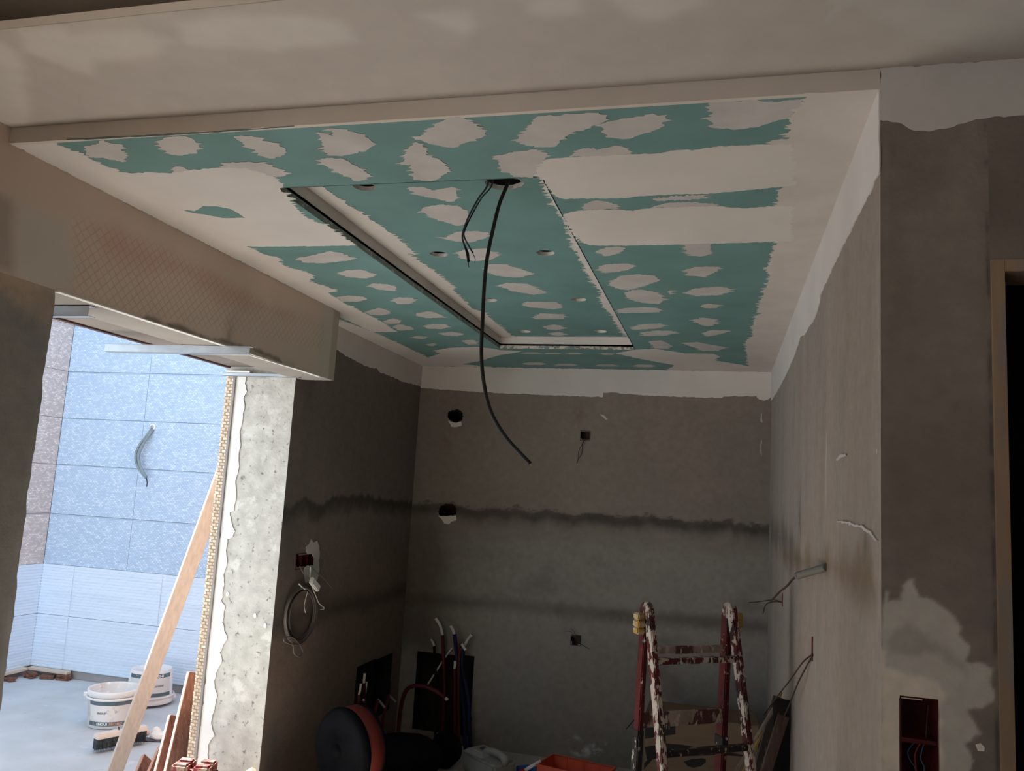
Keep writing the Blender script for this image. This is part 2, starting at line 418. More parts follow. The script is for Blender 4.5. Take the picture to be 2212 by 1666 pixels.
# left wall (far part) --------------------------------------------------------
lw = lambda pts: plane_uv([onx(p, XL) for p in pts], (XL, 3.56, 0), ey, ez)
swl = lw([(640, 1199), (678, 1197), (677, 1224), (640, 1226)])
rec_l = lw([(772, 1442), (848, 1412), (846, 1500), (770, 1500)])
rec_l = [(rec_l[0][0], .56), (rec_l[1][0], .552), (rec_l[1][0]+.01, .2), (rec_l[0][0], .2)]
l1 = lw([(605, 1100), (660, 1072), (690, 1092), (720, 1070), (780, 1068), (830, 1075), (900, 1085)])
def left_col(u, v):
    c = np.ones(u.shape+(3,))*np.array((.185, .152, .132)); n = fbm(u, v, 2.2, 5, 12)
    c *= (1+.15*n)[..., None]
    d = line_at(l1, u)+.03*fbm(u, v, 22, 4, 32)-v
    c = lerp(c, MORTAR*.27, sstep(-.01, .02, d)*(1-sstep(.03, .13, d))*.9)
    c = lerp(c, (.21, .152, .118), .6*sstep(.15, .5, d))
    c = lerp(c, (.10, .10, .10), .5*np.exp(-((u-.10)/.09)**2)*sstep(-.2, .3, fbm(u, v, 3, 3, 4)))
    d2 = .93+.03*fbm(u, v, 6, 3, 33)-v
    c = lerp(c, MORTAR*.3, np.exp(-(d2/.05)**2)*.6)
    return c
wall_left = stru(grid_wall('wall_left', (XL, 3.56, 0), ey, ez, ex, YB-3.56, ZC+.03, .008, left_col, M_paint, [swl, rec_l], seed=4),
                 'dark brown rendered left wall between the courtyard opening and the back corner', 'wall')
def lwslab(name, poly, seed, material=M_fill, t=.0030, step=.012, amp=.004):
    return slab(name, [jag(poly, step, amp, seed)], (XL, 3.56, 0), ey, ez, ex, t, material, wall_left)
bl = lw([(731, 757), (745, 768), (760, 776), (800, 795), (812, 795), (820, 804), (850, 815), (872, 826), (880, 828), (905, 833), (912, 838)])
lwslab('filler_band', [(.2, bl[0][1]+.01)]+bl+[(YB-3.56, bl[-1][1]), (YB-3.56, ZC), (.2, ZC)], 6)
lwslab('plaster_smear', lw(px('n', [(405, 240), (440, 210), (470, 140), (500, 180), (545, 165), (568, 235), (575, 300), (560, 420), (568, 520), (545, 640), (480, 640), (400, 690), (385, 610), (380, 500), (430, 470), (500, 470), (505, 390), (480, 330), (410, 320)])), 13, M_thin, .0025, .008, .004)
niche('manifold_niche', [(XL, 3.56+u, v) for u, v in [(rec_l[0][0]-.006, .568), (rec_l[1][0]+.008, .56), (rec_l[2][0]+.008, .19), (rec_l[3][0]-.006, .19)]], (-.12, 0, 0), wall_left)
# jamb: concrete reveal facing the opening, with plaster margin, tile return, edge profile
XO = -2.335
jamb = stru(MB().box((XO, 3.562, 0), (XL-.002, 3.66, 2.6)).build('wall_jamb', M_concrete), 'raw concrete reveal of the courtyard opening, brightly lit', 'wall')
rv = lambda pts: plane_uv([ony(p, 3.56) for p in pts], (XO, 3.56, 0), ex, ez)
wp = rv(px('k', [(1590, 735), (1575, 800), (1590, 850), (1565, 900), (1572, 960), (1560, 1040), (1545, 1100), (1548, 1180), (1535, 1270), (1540, 1330), (1515, 1440), (1520, 1530), (1505, 1620)]) +
        px('j', [(288, 20), (300, 100), (320, 140), (305, 178), (270, 190), (262, 260), (268, 340), (245, 420), (252, 480), (232, 580), (255, 630), (235, 720), (268, 820), (222, 910), (235, 960), (185, 1090), (205, 1190), (168, 1360), (190, 1440), (150, 1500), (150, 1600)]))
wp = [(min(max(u, .012), .3), v) for u, v in wp]
slab('plaster_margin', [jag([(-.002, 2.12)]+wp+[(.05, 0), (-.002, 0)], .012, .004, 17)], (XO, 3.56, 0), ex, ez, -ey, .004, M_whiteplaster, jamb)
for k, (q, r_) in enumerate([((492, 1284), 4), ((551, 1330), 4), ((573, 1352), 4)]):
    w = rv([q])[0]; rr = r_*3.9/1769
    slab('plaster_fleck', [jag([(w[0]+rr*math.cos(a), w[1]+1.4*rr*math.sin(a)) for a in np.linspace(0, 6.28, 8)[:-1]], .004, .002, 60+k)], (XO, 3.56, 0), ex, ez, -ey, .002, M_whiteplaster, jamb)
MB().box((XO-.012, 3.545, 0), (XO-.001, 3.75, 2.125)).build('edge_profile', mat('grey_edge_profile', (.30, .27, .25), .6, .1, 10), jamb)
# mosaic relief helper
M_mosw = None
def mosaic_mat(name, lo, hi, rough=.45):
    m, nt, b = nodes(name)
    at = nt.nodes.new('ShaderNodeAttribute'); at.attribute_name = 'tone'
    mx = nt.nodes.new('ShaderNodeMix'); mx.data_type = 'RGBA'; mx.inputs[6].default_value = (*lo, 1); mx.inputs[7].default_value = (*hi, 1)
    nt.links.new(at.outputs['Fac'], mx.inputs[0]); nt.links.new(mx.outputs[2], b.inputs['Base Color'])
    b.inputs['Roughness'].default_value = rough
    return m
def mosaic(name, O, U, V, N, su, sv, bu, bv, h, material, parent, seed=1, gap=.14):
    """staggered small embossed pieces as one relief mesh"""
    rs = np.random.RandomState(seed); vs, fs, tone = [], [], []
    O = np.array(O, float); rows = int(sv/bv)
    for j in range(rows):
        off = (j % 2)*.5*bu; i = 0; x = -off
        while x < su:
            x0 = max(0, x+bu*gap*.5); x1 = min(su, x+bu*(1-gap*.5)); x += bu
            if x1-x0 < bu*.15: continue
            y0 = j*bv+bv*gap*.5; y1 = (j+1)*bv-bv*gap*.5; b = len(vs)
            a, c = rs.uniform(.3, 1, 2)*h
            tl = rs.uniform(0, 1)
            for (uu, vv, hh) in ((x0, y0, 0), (x1, y0, 0), (x1, y1, 0), (x0, y1, 0), (x0+bu*.06, y0+bv*.1, c*.5), (x1-bu*.06, y0+bv*.1, a*.5), (x1-bu*.06, y1-bv*.1, a+c*.3), (x0+bu*.06, y1-bv*.1, c+a*.3)):
                vs.append(O+U*uu+V*vv+N*hh); tone.append(tl**2.2)
            fs += [(b+4, b+5, b+6, b+7), (b, b+1, b+5, b+4), (b+1, b+2, b+6, b+5), (b+2, b+3, b+7, b+6), (b+3, b, b+4, b+7)]
    if np.dot(np.cross(U, V), N) < 0: fs = [tuple(reversed(f)) for f in fs]
    me = bpy.data.meshes.new(name); me.from_pydata([tuple(v) for v in vs], [], fs)
    at = me.attributes.new('tone', 'FLOAT', 'POINT'); at.data.foreach_set('value', np.array(tone, np.float32)); me.update()
    return tagit(link(name, me, material, parent), kind='stuff')
M_mos_beige = mosaic_mat('beige_mosaic', (.56, .43, .31), (.82, .69, .53), .5)
MB().box((-2.395, 3.56, 0), (XO-.012, 3.75, 2.125)).build('tile_return', mat('beige_grout', (.38, .28, .20), .8, .1, 20), jamb)
mosaic('mosaic_relief', (-2.395, 3.56, 0), ex, ez, -ey, .048, 2.12, .028, .0155, .004, M_mos_beige, jamb, 5, .18)

# near wall (under the beam, this side of the opening), and front-room left wall beyond ----------
def near_col(u, v):
    c = np.ones(u.shape+(3,))*np.array((.27, .255, .243)); n = fbm(u, v, 3, 5, 14); c *= (1+.22*n)[..., None]
    sm = sstep(2.0, 2.09, v+.06*fbm(u, v, 9, 4, 6))
    c = lerp(c, (.48, .36, .27), sm*.8)
    return c
YN = 1.888
wall_near = stru(grid_wall('wall_left_near', (XBOX, .95, 0), ey, ez, ex, YN-.95, 2.1, .008, near_col, M_paint, seed=5), 'dark mortar wall end beside the courtyard opening, under the boxed beam', 'wall')
_me = wall_near.data; _co = np.zeros(len(_me.vertices)*3, np.float32); _me.vertices.foreach_get('co', _co); _co = _co.reshape(-1, 3)
_w = sstep(YN-.03, YN, _co[:, 1]); _co[:, 1] += _w*(.012*fbm(_co[:, 2], _co[:, 2]*0, 9, 5, 77)-.004); _co[:, 0] -= _w*.006
_me.vertices.foreach_set('co', _co.reshape(-1)); _me.update()      # broken arris at the opening
MB().box((-2.33, .95, 0), (XBOX-.007, YN-.018, 2.1)).build('wall_core', M_concrete, wall_near)
wlf = stru(MB().box((-2.33, -4.6, 2.1), (XBOX, .95, 2.8)).build('wall_left_front', M_room), 'plastered left wall of the front room with a window opening', 'wall')
MB().box((-2.33, -4.6, 0), (XBOX, -1.0, 2.1)).build('wall_pier', M_room, wlf)
MB().box((-2.33, .35, 0), (XBOX, .95, 2.1)).build('wall_pier', M_room, wlf)
MB().box((-2.33, -1.0, 0), (XBOX, .35, .8)).build('window_breast', M_room, wlf)

# boxed beam over the opening -----------------------------------------------------------------
bx = lambda pts: plane_uv([onx(p, XBOX) for p in pts], (XBOX, .95, 2.1), ey, ez)
def mesh_paint(name):
    m, nt, b = nodes(name)
    at = nt.nodes.new('ShaderNodeAttribute'); at.attribute_name = 'stain_and_shade'
    tc = nt.nodes.new('ShaderNodeTexCoord'); sp = nt.nodes.new('ShaderNodeSeparateXYZ'); nt.links.new(tc.outputs['Object'], sp.inputs[0])
    outs = []
    for sg in (1, -1):
        ad = nt.nodes.new('ShaderNodeMath'); ad.operation = 'ADD' if sg > 0 else 'SUBTRACT'
        nt.links.new(sp.outputs['Y'], ad.inputs[0]); nt.links.new(sp.outputs['Z'], ad.inputs[1])
        mu = nt.nodes.new('ShaderNodeMath'); mu.operation = 'PINGPONG'; mu.inputs[1].default_value = .0175
        nt.links.new(ad.outputs[0], mu.inputs[0])
        lt = nt.nodes.new('ShaderNodeMapRange'); lt.inputs['From Min'].default_value = .0; lt.inputs['From Max'].default_value = .0042
        lt.inputs['To Min'].default_value = 1; lt.inputs['To Max'].default_value = 0
        nt.links.new(mu.outputs[0], lt.inputs['Value']); outs.append(lt.outputs['Result'])
    mx = nt.nodes.new('ShaderNodeMath'); mx.operation = 'MAXIMUM'; nt.links.new(outs[0], mx.inputs[0]); nt.links.new(outs[1], mx.inputs[1])
    sc = nt.nodes.new('ShaderNodeMath'); sc.operation = 'MULTIPLY'
    nt.links.new(mx.outputs[0], sc.inputs[0]); nt.links.new(at.outputs['Alpha'], sc.inputs[1])
    mk = nt.nodes.new('ShaderNodeMath'); mk.operation = 'MULTIPLY'; mk.inputs[1].default_value = .34; nt.links.new(sc.outputs[0], mk.inputs[0])
    mm = nt.nodes.new('ShaderNodeMix'); mm.data_type = 'RGBA'
    nt.links.new(mk.outputs[0], mm.inputs[0]); nt.links.new(at.outputs['Color'], mm.inputs[6]); mm.inputs[7].default_value = (.36, .23, .18, 1)
    nt.links.new(mm.outputs[2], b.inputs['Base Color']); b.inputs['Roughness'].default_value = .9; b.inputs['Specular IOR Level'].default_value = .15
    bp = nt.nodes.new('ShaderNodeBump'); bp.inputs['Strength'].default_value = .25; bp.inputs['Distance'].default_value = .002
    nt.links.new(sc.outputs[0], bp.inputs['Height']); nt.links.new(bp.outputs['Normal'], b.inputs['Normal'])
    return m
meshzone = bx(px('d', [(500, 620), (560, 610), (800, 700), (1100, 800), (1400, 960), (1800, 1180), (2212, 1327), (2212, 1500), (1300, 1327), (900, 1250), (620, 1130), (500, 1080), (520, 880)]))
greyzone = bx(px('d', [(100, 480), (350, 560), (480, 600), (520, 880), (480, 1090), (250, 1060), (90, 990)]))
darkz = bx(px('d', [(0, 430), (90, 470), (110, 560), (80, 980), (0, 960), (-200, 900), (-200, 400)]))
pinkz = bx(px('d', [(620, 680), (850, 720), (1100, 800), (1400, 960), (2000, 1280), (1700, 1250), (1300, 1030), (900, 960), (700, 850)]))
def beam_col(u, v):
    c = np.ones(u.shape+(3,))*np.array((.66, .535, .45)); n = fbm(u, v, 2.5, 4, 15); c *= (1+.08*n)[..., None]
    w = .03*fbm(u, v, 6, 3, 16)
    c = lerp(c, (.60, .54, .48), sstep(-.03, .03, poly_sd(u, v, greyzone)+w))
    c = lerp(c, (.38, .32, .28), .8*sstep(-.02, .02, poly_sd(u, v, darkz)+w))
    c = lerp(c, (.60, .40, .325), .7*sstep(-.04, .04, poly_sd(u, v, pinkz)+w*1.5))
    # torn dark mortar along the lower edge
    e = bx(px('m', [(780, 330), (860, 275), (940, 300), (1000, 345), (1080, 350), (1200, 380), (1300, 445), (1400, 480), (1500, 480), (1600, 520), (1800, 570), (1980, 640), (2010, 690), (1700, 560), (1300, 470), (900, 340)]))
    c = lerp(c, (.15, .115, .10), .75*sstep(-.008, .008, poly_sd(u, v, e)+.008*fbm(u, v, 30, 3, 18)))
    c = lerp(c, (.60, .53, .46), sstep(2.45, 2.52, u))
    c = lerp(c, (.44, .385, .31), .8*sstep(2.60, 2.615, u))
    return c
beam = stru(grid_wall('trim_1', (XBOX, .95, 2.1), ey, ez, ex, 3.62-.95, ZC-2.1+.05, .0075, beam_col, mesh_paint('meshed_plaster'), rough=.0008, seed=6),
            'boxed beam over the courtyard opening with fibreglass mesh plaster', 'beam')
me = beam.data; at = me.attributes['stain_and_shade']; arr = np.zeros(len(me.vertices)*4, np.float32); at.data.foreach_get('color', arr); arr = arr.reshape(-1, 4)
co = np.zeros(len(me.vertices)*3, np.float32); me.vertices.foreach_get('co', co); co = co.reshape(-1, 3)
arr[:, 3] = sstep(-.03, .02, poly_sd(co[:, 1]-.95, co[:, 2]-2.1, meshzone)); at.data.foreach_set('color', arr.reshape(-1))
M_beamunder = mat('beam_underside', (.33, .295, .265), .85, .07, 6)
MB().box((-2.035, .95, 2.1), (XBOX-.003, 3.62, 2.5)).build('beam_core', M_beamunder, beam)
MB().box((-1.86, 1.889, 2.0975), (XBOX+.001, 3.5, 2.1005)).build('edge_bead', M_whiteplaster, beam)
stru(MB().box((-2.385, 1.2, 2.15), (-2.036, 3.56, 2.8)).build('trim_2', mat('lintel_concrete', (.23, .195, .17), .9, .12, 8, .3, 60)), 'grey concrete lintel behind the boxed beam', 'lintel')
MB().box((-2.40, 1.2, 2.143), (-2.378, 3.56, 2.165)).build('frame_strip', mat('brown_frame_strip', (.10, .05, .045), .6, .2, 9), bpy.data.objects['trim_2'])
stru(MB().box((-2.40, 3.56, 2.125), (XL-.003, 3.9, 2.8)).build('wall_over_jamb', M_concrete), 'concrete above the reveal of the opening', 'wall')
# outer skin of the house towards the courtyard
stru(MB().box((-2.395, 3.751, 0), (XL-.16, 6.2, 2.9)).build('wall_outer', mat('brick_outer', (.20, .12, .085), .9, .2, 10)), 'outer skin of the kitchen left wall', 'wall')

# right wall ------------------------------------------------------------------
rw = lambda pts: plane_uv([onx(p, XR) for p in pts], (XR, YF, 0), ey, ez)
def right_col(u, v):
    c = np.ones(u.shape+(3,))*np.array((.305, .265, .240)); n = fbm(u*2.2, v*.35, 3, 5, 13)
    c *= (1+.16*n)[..., None]
    c = lerp(c, (.33, .255, .21), .5*sstep(-.1, .5, fbm(u, v, 1.4, 3, 23)))
    c = lerp(c, (.21, .195, .175), .35*sstep(.1, .5, fbm(u*1.4, v*.5, 3, 4, 24)))
    st = rw([(1690, 1190), (1720, 1195), (1770, 1215), (1830, 1200), (1880, 1220), (1895, 1290), (1870, 1290), (1820, 1265), (1780, 1225), (1740, 1225), (1700, 1215)])
    c = lerp(c, (.165, .12, .075), .8*sstep(-.06, .05, poly_sd(u, v, st)+.06*fbm(u, v, 6, 4, 25)))
    st2 = rw([(1665, 1128), (1690, 1135), (1712, 1170), (1690, 1185), (1665, 1180)])
    c = lerp(c, MORTAR*.5, .7*sstep(-.08, .08, poly_sd(u, v, st2)+.08*fbm(u, v, 8, 3, 26)))
    for q, s in (((1870, 1195), .022), ((1728, 1120), .05)):
        w = rw([q])[0]; c = lerp(c, (.10, .095, .085), .75*np.exp(-((u-w[0])/s)**2-((v-w[1])/(s*2.2))**2)*sstep(-.5, .2, fbm(u*3, v, 12, 3, 27)))
    # vertical white streaks
    w0 = rw([(1785, 1040), (1785, 900)]); k = np.exp(-((u-w0[0][0])/.035)**2)*sstep(1.45, 1.65, v)*(1-sstep(1.9, 2.0, v))
    c = lerp(c, (.55, .52, .49), .6*k*sstep(.15, .5, fbm(u*10, v*.5, 7, 3, 28)))
    return c
wall_right = stru(grid_wall('wall_right', (XR, YF, 0), ey, ez, -ex, YB-YF, ZC+.03, .0085, right_col, M_paint, seed=7), 'warm grey rendered right wall with scuffs and brown stains', 'wall')
def rwslab(name, poly, seed, material=M_fill, t=.0030, step=.014, amp=.004):
    return slab(name, [jag(poly, step, amp, seed)], (XR, YF, 0), ey, ez, -ex, t, material, wall_right)
br = rw([(1903, 372), (1897, 381), (1882, 415), (1862, 452), (1841, 493), (1820, 535), (1799, 578), (1797, 584), (1793, 592), (1784, 612), (1773, 637), (1772, 656), (1760, 689), (1745, 712), (1738, 723), (1730, 726), (1718, 765), (1700, 808), (1684, 838), (1678, 849), (1670, 858)])
br[0] = (0, br[0][1]); br[-1] = (YB-YF, br[-1][1])
rwslab('filler_band', br+[(YB-YF, ZC+.012), (0, ZC+.012)], 7, mat('wall_filler', (.66, .625, .605), .85, .05, 4))
for k, q in enumerate([[(1885, 1090), (1960, 1100), (2060, 1130), (2110, 1170), (2152, 1225), (2140, 1225), (2090, 1170), (2040, 1140), (1950, 1112), (1890, 1105)],
                       [(1878, 700), (1900, 672), (1940, 660), (1945, 672), (1910, 682), (1885, 706)], [(2144, 630), (2150, 630), (2148, 668), (2144, 660)]]):
    rwslab('chalk_scuff', rw(px('g', q)), 30+k, M_thin, .0035, .012, .002)

# pillar / front wall plane -----------------------------------------------------
pw = lambda pts: plane_uv([ony(p, YF) for p in pts], (XR, YF, .9), ex, ez)
fbx = pw([(1942, 1510), (2026, 1512), (2033, 1666), (1945, 1666)])
fbox = [(fbx[0][0], .378), (fbx[1][0], .382), (fbx[1][0]+.002, .378-.147), (fbx[0][0]+.001, .378-.147)]
zone = pw(px('h', [(1130, 380), (1168, 420), (1165, 480), (1245, 470), (1265, 380), (1300, 330), (1335, 330), (1375, 440), (1470, 468), (1545, 535), (1620, 590), (1668, 660), (1640, 715), (1725, 800), (1690, 900), (1730, 940), (1800, 905), (1890, 945), (1895, 1170), (1820, 1210), (1690, 1230), (1750, 1310), (1800, 1400), (1700, 1480), (1760, 1600), (1700, 1700), (1090, 1700), (1100, 830), (1110, 560)]))
bright = pw(px('h', [(1100, 835), (1130, 850), (1150, 930), (1230, 960), (1500, 1050), (1560, 1150), (1530, 1400), (1560, 1700), (1090, 1700)]))
greyin = pw(px('h', [(1150, 700), (1300, 660), (1500, 720), (1720, 900), (1700, 1000), (1500, 900), (1300, 860), (1160, 850)]))
def pil_col(u, v):
    c = np.ones(u.shape+(3,))*np.array((.225, .195, .172)); n = fbm(u, v, 7, 5, 16); c *= (1+.16*n)[..., None]
    c = lerp(c, (.175, .15, .12), .4*sstep(.1, .5, fbm(u, v, 4, 3, 36)))
    w = .007*fbm(u, v, 45, 4, 17)
    z = sstep(-.004, .004, poly_sd(u, v, zone)+w)
    c = lerp(c, (.56, .54, .505), z*.9)
    c = lerp(c, (.34, .33, .31), z*.75*sstep(-.008, .012, poly_sd(u, v, greyin)+.02*fbm(u, v, 25, 4, 19)))
    c = lerp(c, (.78, .70, .61), .9*sstep(-.006, .010, poly_sd(u, v, bright)+.012*fbm(u, v, 30, 4, 20)))
    st = pw([(2143, 1150), (2146, 500)]);
    e = np.exp(-((u-.187)/.004)**2)*sstep(-.3, .3, fbm(u, v, 20, 3, 44)); c = lerp(c, (.06, .05, .045), .7*e)
    return c
wall_front = stru(grid_wall('wall_front', (XR, YF, .9), ex, ez, -ey, .19, ZS-.9, .0042, pil_col, M_paint, [fbox], rough=.0009, seed=8), 'grey rendered pillar face with white plaster patches beside the dark doorway', 'wall')
def pslab(name, poly, seed, material=M_fill, t=.0015, step=.008, amp=.0025):
    return slab(name, [jag(poly, step, amp, seed)], (XR, YF, .9), ex, ez, -ey, t, material, wall_front)
tb = pw(px('c', [(1290, 775), (1300, 780), (1330, 778), (1420, 800), (1480, 835), (1600, 850), (1700, 835), (1820, 800), (1900, 770), (2020, 755), (2150, 750), (2260, 742), (2400, 740), (2600, 735)]))
tb[0] = (0, tb[0][1])
pslab('filler_band', tb+[(max(tb[-1][0], .45), ZS-.9), (0, ZS-.9)], 10, mat('pillar_filler', (.58, .55, .53), .85, .06, 9))
pslab('plaster_spot', pw(px('h', [(1765, 1480), (1800, 1470), (1830, 1500), (1825, 1530), (1780, 1525)])), 11, M_whiteplaster, .002)
MB().box((XR, YF, 0), (XR+.19, YF+.002, .9)).build('pillar_foot', M_floor, wall_front)
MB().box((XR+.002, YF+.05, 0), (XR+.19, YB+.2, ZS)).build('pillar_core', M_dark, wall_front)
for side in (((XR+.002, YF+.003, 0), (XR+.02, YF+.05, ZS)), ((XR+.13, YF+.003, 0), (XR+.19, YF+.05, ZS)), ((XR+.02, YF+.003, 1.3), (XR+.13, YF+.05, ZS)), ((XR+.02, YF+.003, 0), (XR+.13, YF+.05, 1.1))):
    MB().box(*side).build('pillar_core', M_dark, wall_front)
MB().box((XR+.19, YF, 2.088), (3.3, YF+.12, ZS)).build('over_door', mat('render_over_door', tuple(MORTAR*.8), .9, .15, 10, .3, 90), wall_front)
MB().box((1.35, YF, 0), (3.3, YF+.12, 2.088)).build('right_of_door', mat('render_beside_door', tuple(MORTAR*.8), .9, .15, 10, .3, 90), wall_front)
# door frame on the right
M_frame = mat('door_frame_wood', (.30, .21, .145), .7, .15, 6, .05, 60, stretch=(6, 6, 1), col2=[((.24, .21, .19), .55, 4)])
door = tagit(bpy.data.objects.new('door_1', None), 'brown timber door frame around the dark doorway beside the pillar', 'door frame', kind=S); COL.objects.link(door); door.location = (.48, YF, 0); door.matrix_world = Matrix.Translation((.48, YF, 0))
MB().box((.479, YF-.004, 0), (.503, YF+.1, 2.088)).build('frame_post', M_frame, door, bevel=.001)
MB().box((1.32, YF-.004, 0), (1.344, YF+.1, 2.088)).build('frame_post', M_frame, door, bevel=.001)
MB().box((.503, YF-.004, 2.064), (1.32, YF+.1, 2.088)).build('frame_head', M_frame, door, bevel=.001)
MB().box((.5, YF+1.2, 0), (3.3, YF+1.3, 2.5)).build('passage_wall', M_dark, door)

# front room shell ------------------------------------------------------------------
stru(MB().box((3.2, -4.6, 0), (3.3, YF+1.3, 2.8)).build('wall_right_front', M_room), 'plain plastered side wall of the front room', 'wall')
stru(MB().box((-2.33, -4.7, 0), (3.3, -4.6, 2.8)).build('wall_rear', M_room), 'plain plastered rear wall of the front room', 'wall')
stru(MB().box((-2.45, -4.7, 2.8), (3.3, YB+.3, 2.9)).build('ceiling_slab', mat('bare_slab_soffit', (.10, .09, .08), .95, .1, 5)), 'structural slab above the suspended ceilings', 'ceiling')

# ---- front soffit (dropped plasterboard strip), edge and fascia
sf = lambda pts: plane_uv([onz(p, ZS) for p in pts], (-2.0, 1.255, ZS), ex, ey)
lz = [px('a', [(0, 260), (130, 330), (180, 450), (190, 780), (240, 810), (0, 840), (-200, 850), (-200, 250)]),
      px('a', [(140, 200), (380, 180), (450, 230), (900, 190), (1100, 260), (1000, 360), (630, 400), (580, 480), (420, 430), (150, 330)]),
      px('a', [(1150, 150), (1500, 90), (1900, 90), (2212, 130), (2300, 260), (1800, 320), (1450, 310), (1200, 280)]),
      px('b', [(470, 95), (640, 60), (820, 60), (880, 160), (800, 250), (650, 180)]), px('b', [(1150, 0), (1520, -40), (1540, 80), (1320, 120), (1200, 90)]),
      px('b', [(1650, -60), (2300, -80), (2350, 30), (2050, 130), (1850, 90)]),
      px('c', [(940, 0), (960, 60), (920, 110), (960, 175), (1000, 90), (1110, 50), (1300, 130), (1600, 260), (1900, 340), (2212, 345), (2600, 330), (2600, -300), (940, -300)])]
lz = [sf(q) for q in lz]
def sof_col(u, v):
    c = np.ones(u.shape+(3,))*np.array((.475, .43, .39)); n = fbm(u, v, 3, 4, 18); c *= (1+.05*n)[..., None]
    w = .012*fbm(u, v, 12, 3, 29)
    for i, q in enumerate(lz):
        wd = .006 if i == 6 else .02
        c = lerp(c, (.61, .57, .525) if i < 6 else (.52, .505, .475), (.7 if i else .9)*sstep(-wd, wd, poly_sd(u, v, q)+w))
    return c
soffit = stru(grid_wall('ceiling_front', (-2.0, 1.255, ZS), ex, ey, -ez, 5.2, YF-1.255, .01, sof_col, M_soffit, rough=.0005, seed=9), 'beige skimmed plasterboard soffit of the front room, above the fascia', 'ceiling')
M_skim = mat('skimmed_board', (.60, .535, .48), .85, .06, 5)
MB().box((-2.0, 1.255, ZS+.001), (3.2, YF+.1, ZS+.02)).build('soffit_edge', M_skim, soffit)
stru(MB().box((-2.0, -4.6, 2.70), (3.2, 1.62, 2.72)).build('ceiling_main', M_room), 'higher ceiling of the front room beyond the soffit edge', 'ceiling')
fascia = stru(MB().box((XBOX-.02, YF, ZC-.001), (XR-.0005, YF+.013, ZS-.0005)).build('trim_3', M_skim), 'narrow skimmed fascia stepping down from the front soffit to the green ceiling', 'fascia')
fs_ = plane_uv([ony(p, YF) for p in px('a', [(430, 898), (640, 885), (900, 875), (1200, 858), (1500, 838), (1700, 828), (1900, 812), (1900, 818), (1500, 848), (1000, 880), (640, 898), (430, 906)])], (0, YF, 0), ex, ez)
slab('green_scrape', [jag(fs_, .012, .0012, 4)], (0, YF, 0), ex, ez, -ey, .001, mat('grey_green_scrape', (.20, .25, .235), .85, .2, 40), fascia)

# ================================================================= GREEN CEILING
cp = lambda pts: plane_uv([onz(p, ZC) for p in pts], (0, 0, ZC), ex, ey)
tray = [(TX0, TY0), (TX1, TY0), (TX1, TY1), (TX0, TY1)]
ceiling = stru(slab('ceiling', [[(-2.03, YF+.014), (XR, YF+.014), (XR, YB), (-2.03, YB)], tray], (0, 0, ZC+.028), ex, ey, -ez, .028, M_green),
               'green moisture board kitchen ceiling with filler patches and a sunken tray', 'ceiling')
_pi = [0]
def patch(poly, material=M_thin, holes=(), amp=.005, step=.012, z=ZC, parent=ceiling, name='filler_patch'):
    _pi[0] += 1; i = _pi[0]
    lps = [jag(poly, step*.5, amp, 100+i, .022)]+[jag(h, step, amp*.6, 500+i) for h in holes]
    return slab(name, lps, (0, 0, z), ex, ey, -ez, .0007+.00004*(i % 20), material, parent)
# --- wide filler areas
w1 = cp([(19, 310)] + px('a', [(325, 920), (440, 960), (550, 1008), (620, 1042), (700, 1078), (760, 1108), (850, 1118), (980, 1110), (1100, 1118), (1130, 1106), (1220, 1098), (1440, 1080), (1590, 1082), (1690, 1110), (1760, 1140), (1800, 1180), (1830, 1203)]) +
        px('t', [(107, 118), (180, 172), (190, 215), (250, 280), (330, 318), (375, 327), (470, 380), (540, 432), (560, 447), (300, 452), (0, 455)]) +
        px('d', [(1680, 793), (1800, 850), (1890, 870), (1905, 890), (1900, 905), (1960, 940), (2060, 965), (2130, 990), (2145, 1015), (2110, 1020), (2120, 1040)]) +
        px('t', [(290, 652), (400, 690), (440, 710), (390, 715), (420, 740), (470, 770), (530, 800), (600, 835), (700, 885), (745, 920), (790, 942), (650, 940)]) +
        [(731, 683)])
for i in range(len(w1)):   # keep off the tray opening and the beam
    u, v = w1[i]
    if u > TX0-.004 and TY0 < v < TY1: w1[i] = (TX0-.004, v)
w1[0] = (XBOX+.004, YF+.004); w1.append((XBOX+.004, 3.62)); 
gh = cp(px('d', [(1240, 545), (1330, 556), (1385, 520), (1480, 522), (1580, 542), (1675, 602), (1520, 603), (1400, 578), (1310, 567)]))
patch(w1, M_fill, [gh], .004)
patch(cp([(731, 690)] + px('f', [(735, 232), (900, 308), (1085, 397), (1170, 366), (1120, 350), (1240, 330), (1400, 325), (1480, 335), (1545, 347), (1680, 352), (1620, 367), (1540, 378), (1430, 410), (1305, 437)]) + [(1100, 790), (916, 790.5)])[:-2] +
      [(-1.5, YB-.004), (XL+.004, YB-.004), (XL+.004, 3.66)], M_fill, (), .004)
patch(cp(px('e', [(625, 1250), (735, 1229), (850, 1224), (1020, 1250), (1180, 1252), (1225, 1270), (1185, 1290), (1400, 1325), (1500, 1360)]))[:-1] + [(XR-.2, YB-.005), (-.35, YB-.005)] + cp(px('e', [(970, 1318), (860, 1300), (740, 1276)])), M_fill, (), .004)
w4 = cp(px('c', [(835, 592), (800, 650), (745, 705), (705, 762), (690, 895), (590, 905)]) + px('e', [(1540, 40), (1560, 275), (1600, 282), (1565, 320), (1575, 345), (1560, 390), (1565, 597), (1530, 690), (1500, 770), (1525, 795), (1505, 850), (1445, 1000), (1470, 1020), (1435, 1040), (1425, 1090), (1420, 1150), (1385, 1185), (1390, 1260), (1400, 1327)]))
patch(w4+[(-.02, YB-.004), (XR+.012, YB-.004), (XR+.012, YF+.008), (w4[0][0], YF+.008)], mat('ceiling_edge_filler', (.58, .53, .49), .85, .08, 6), (), .004)
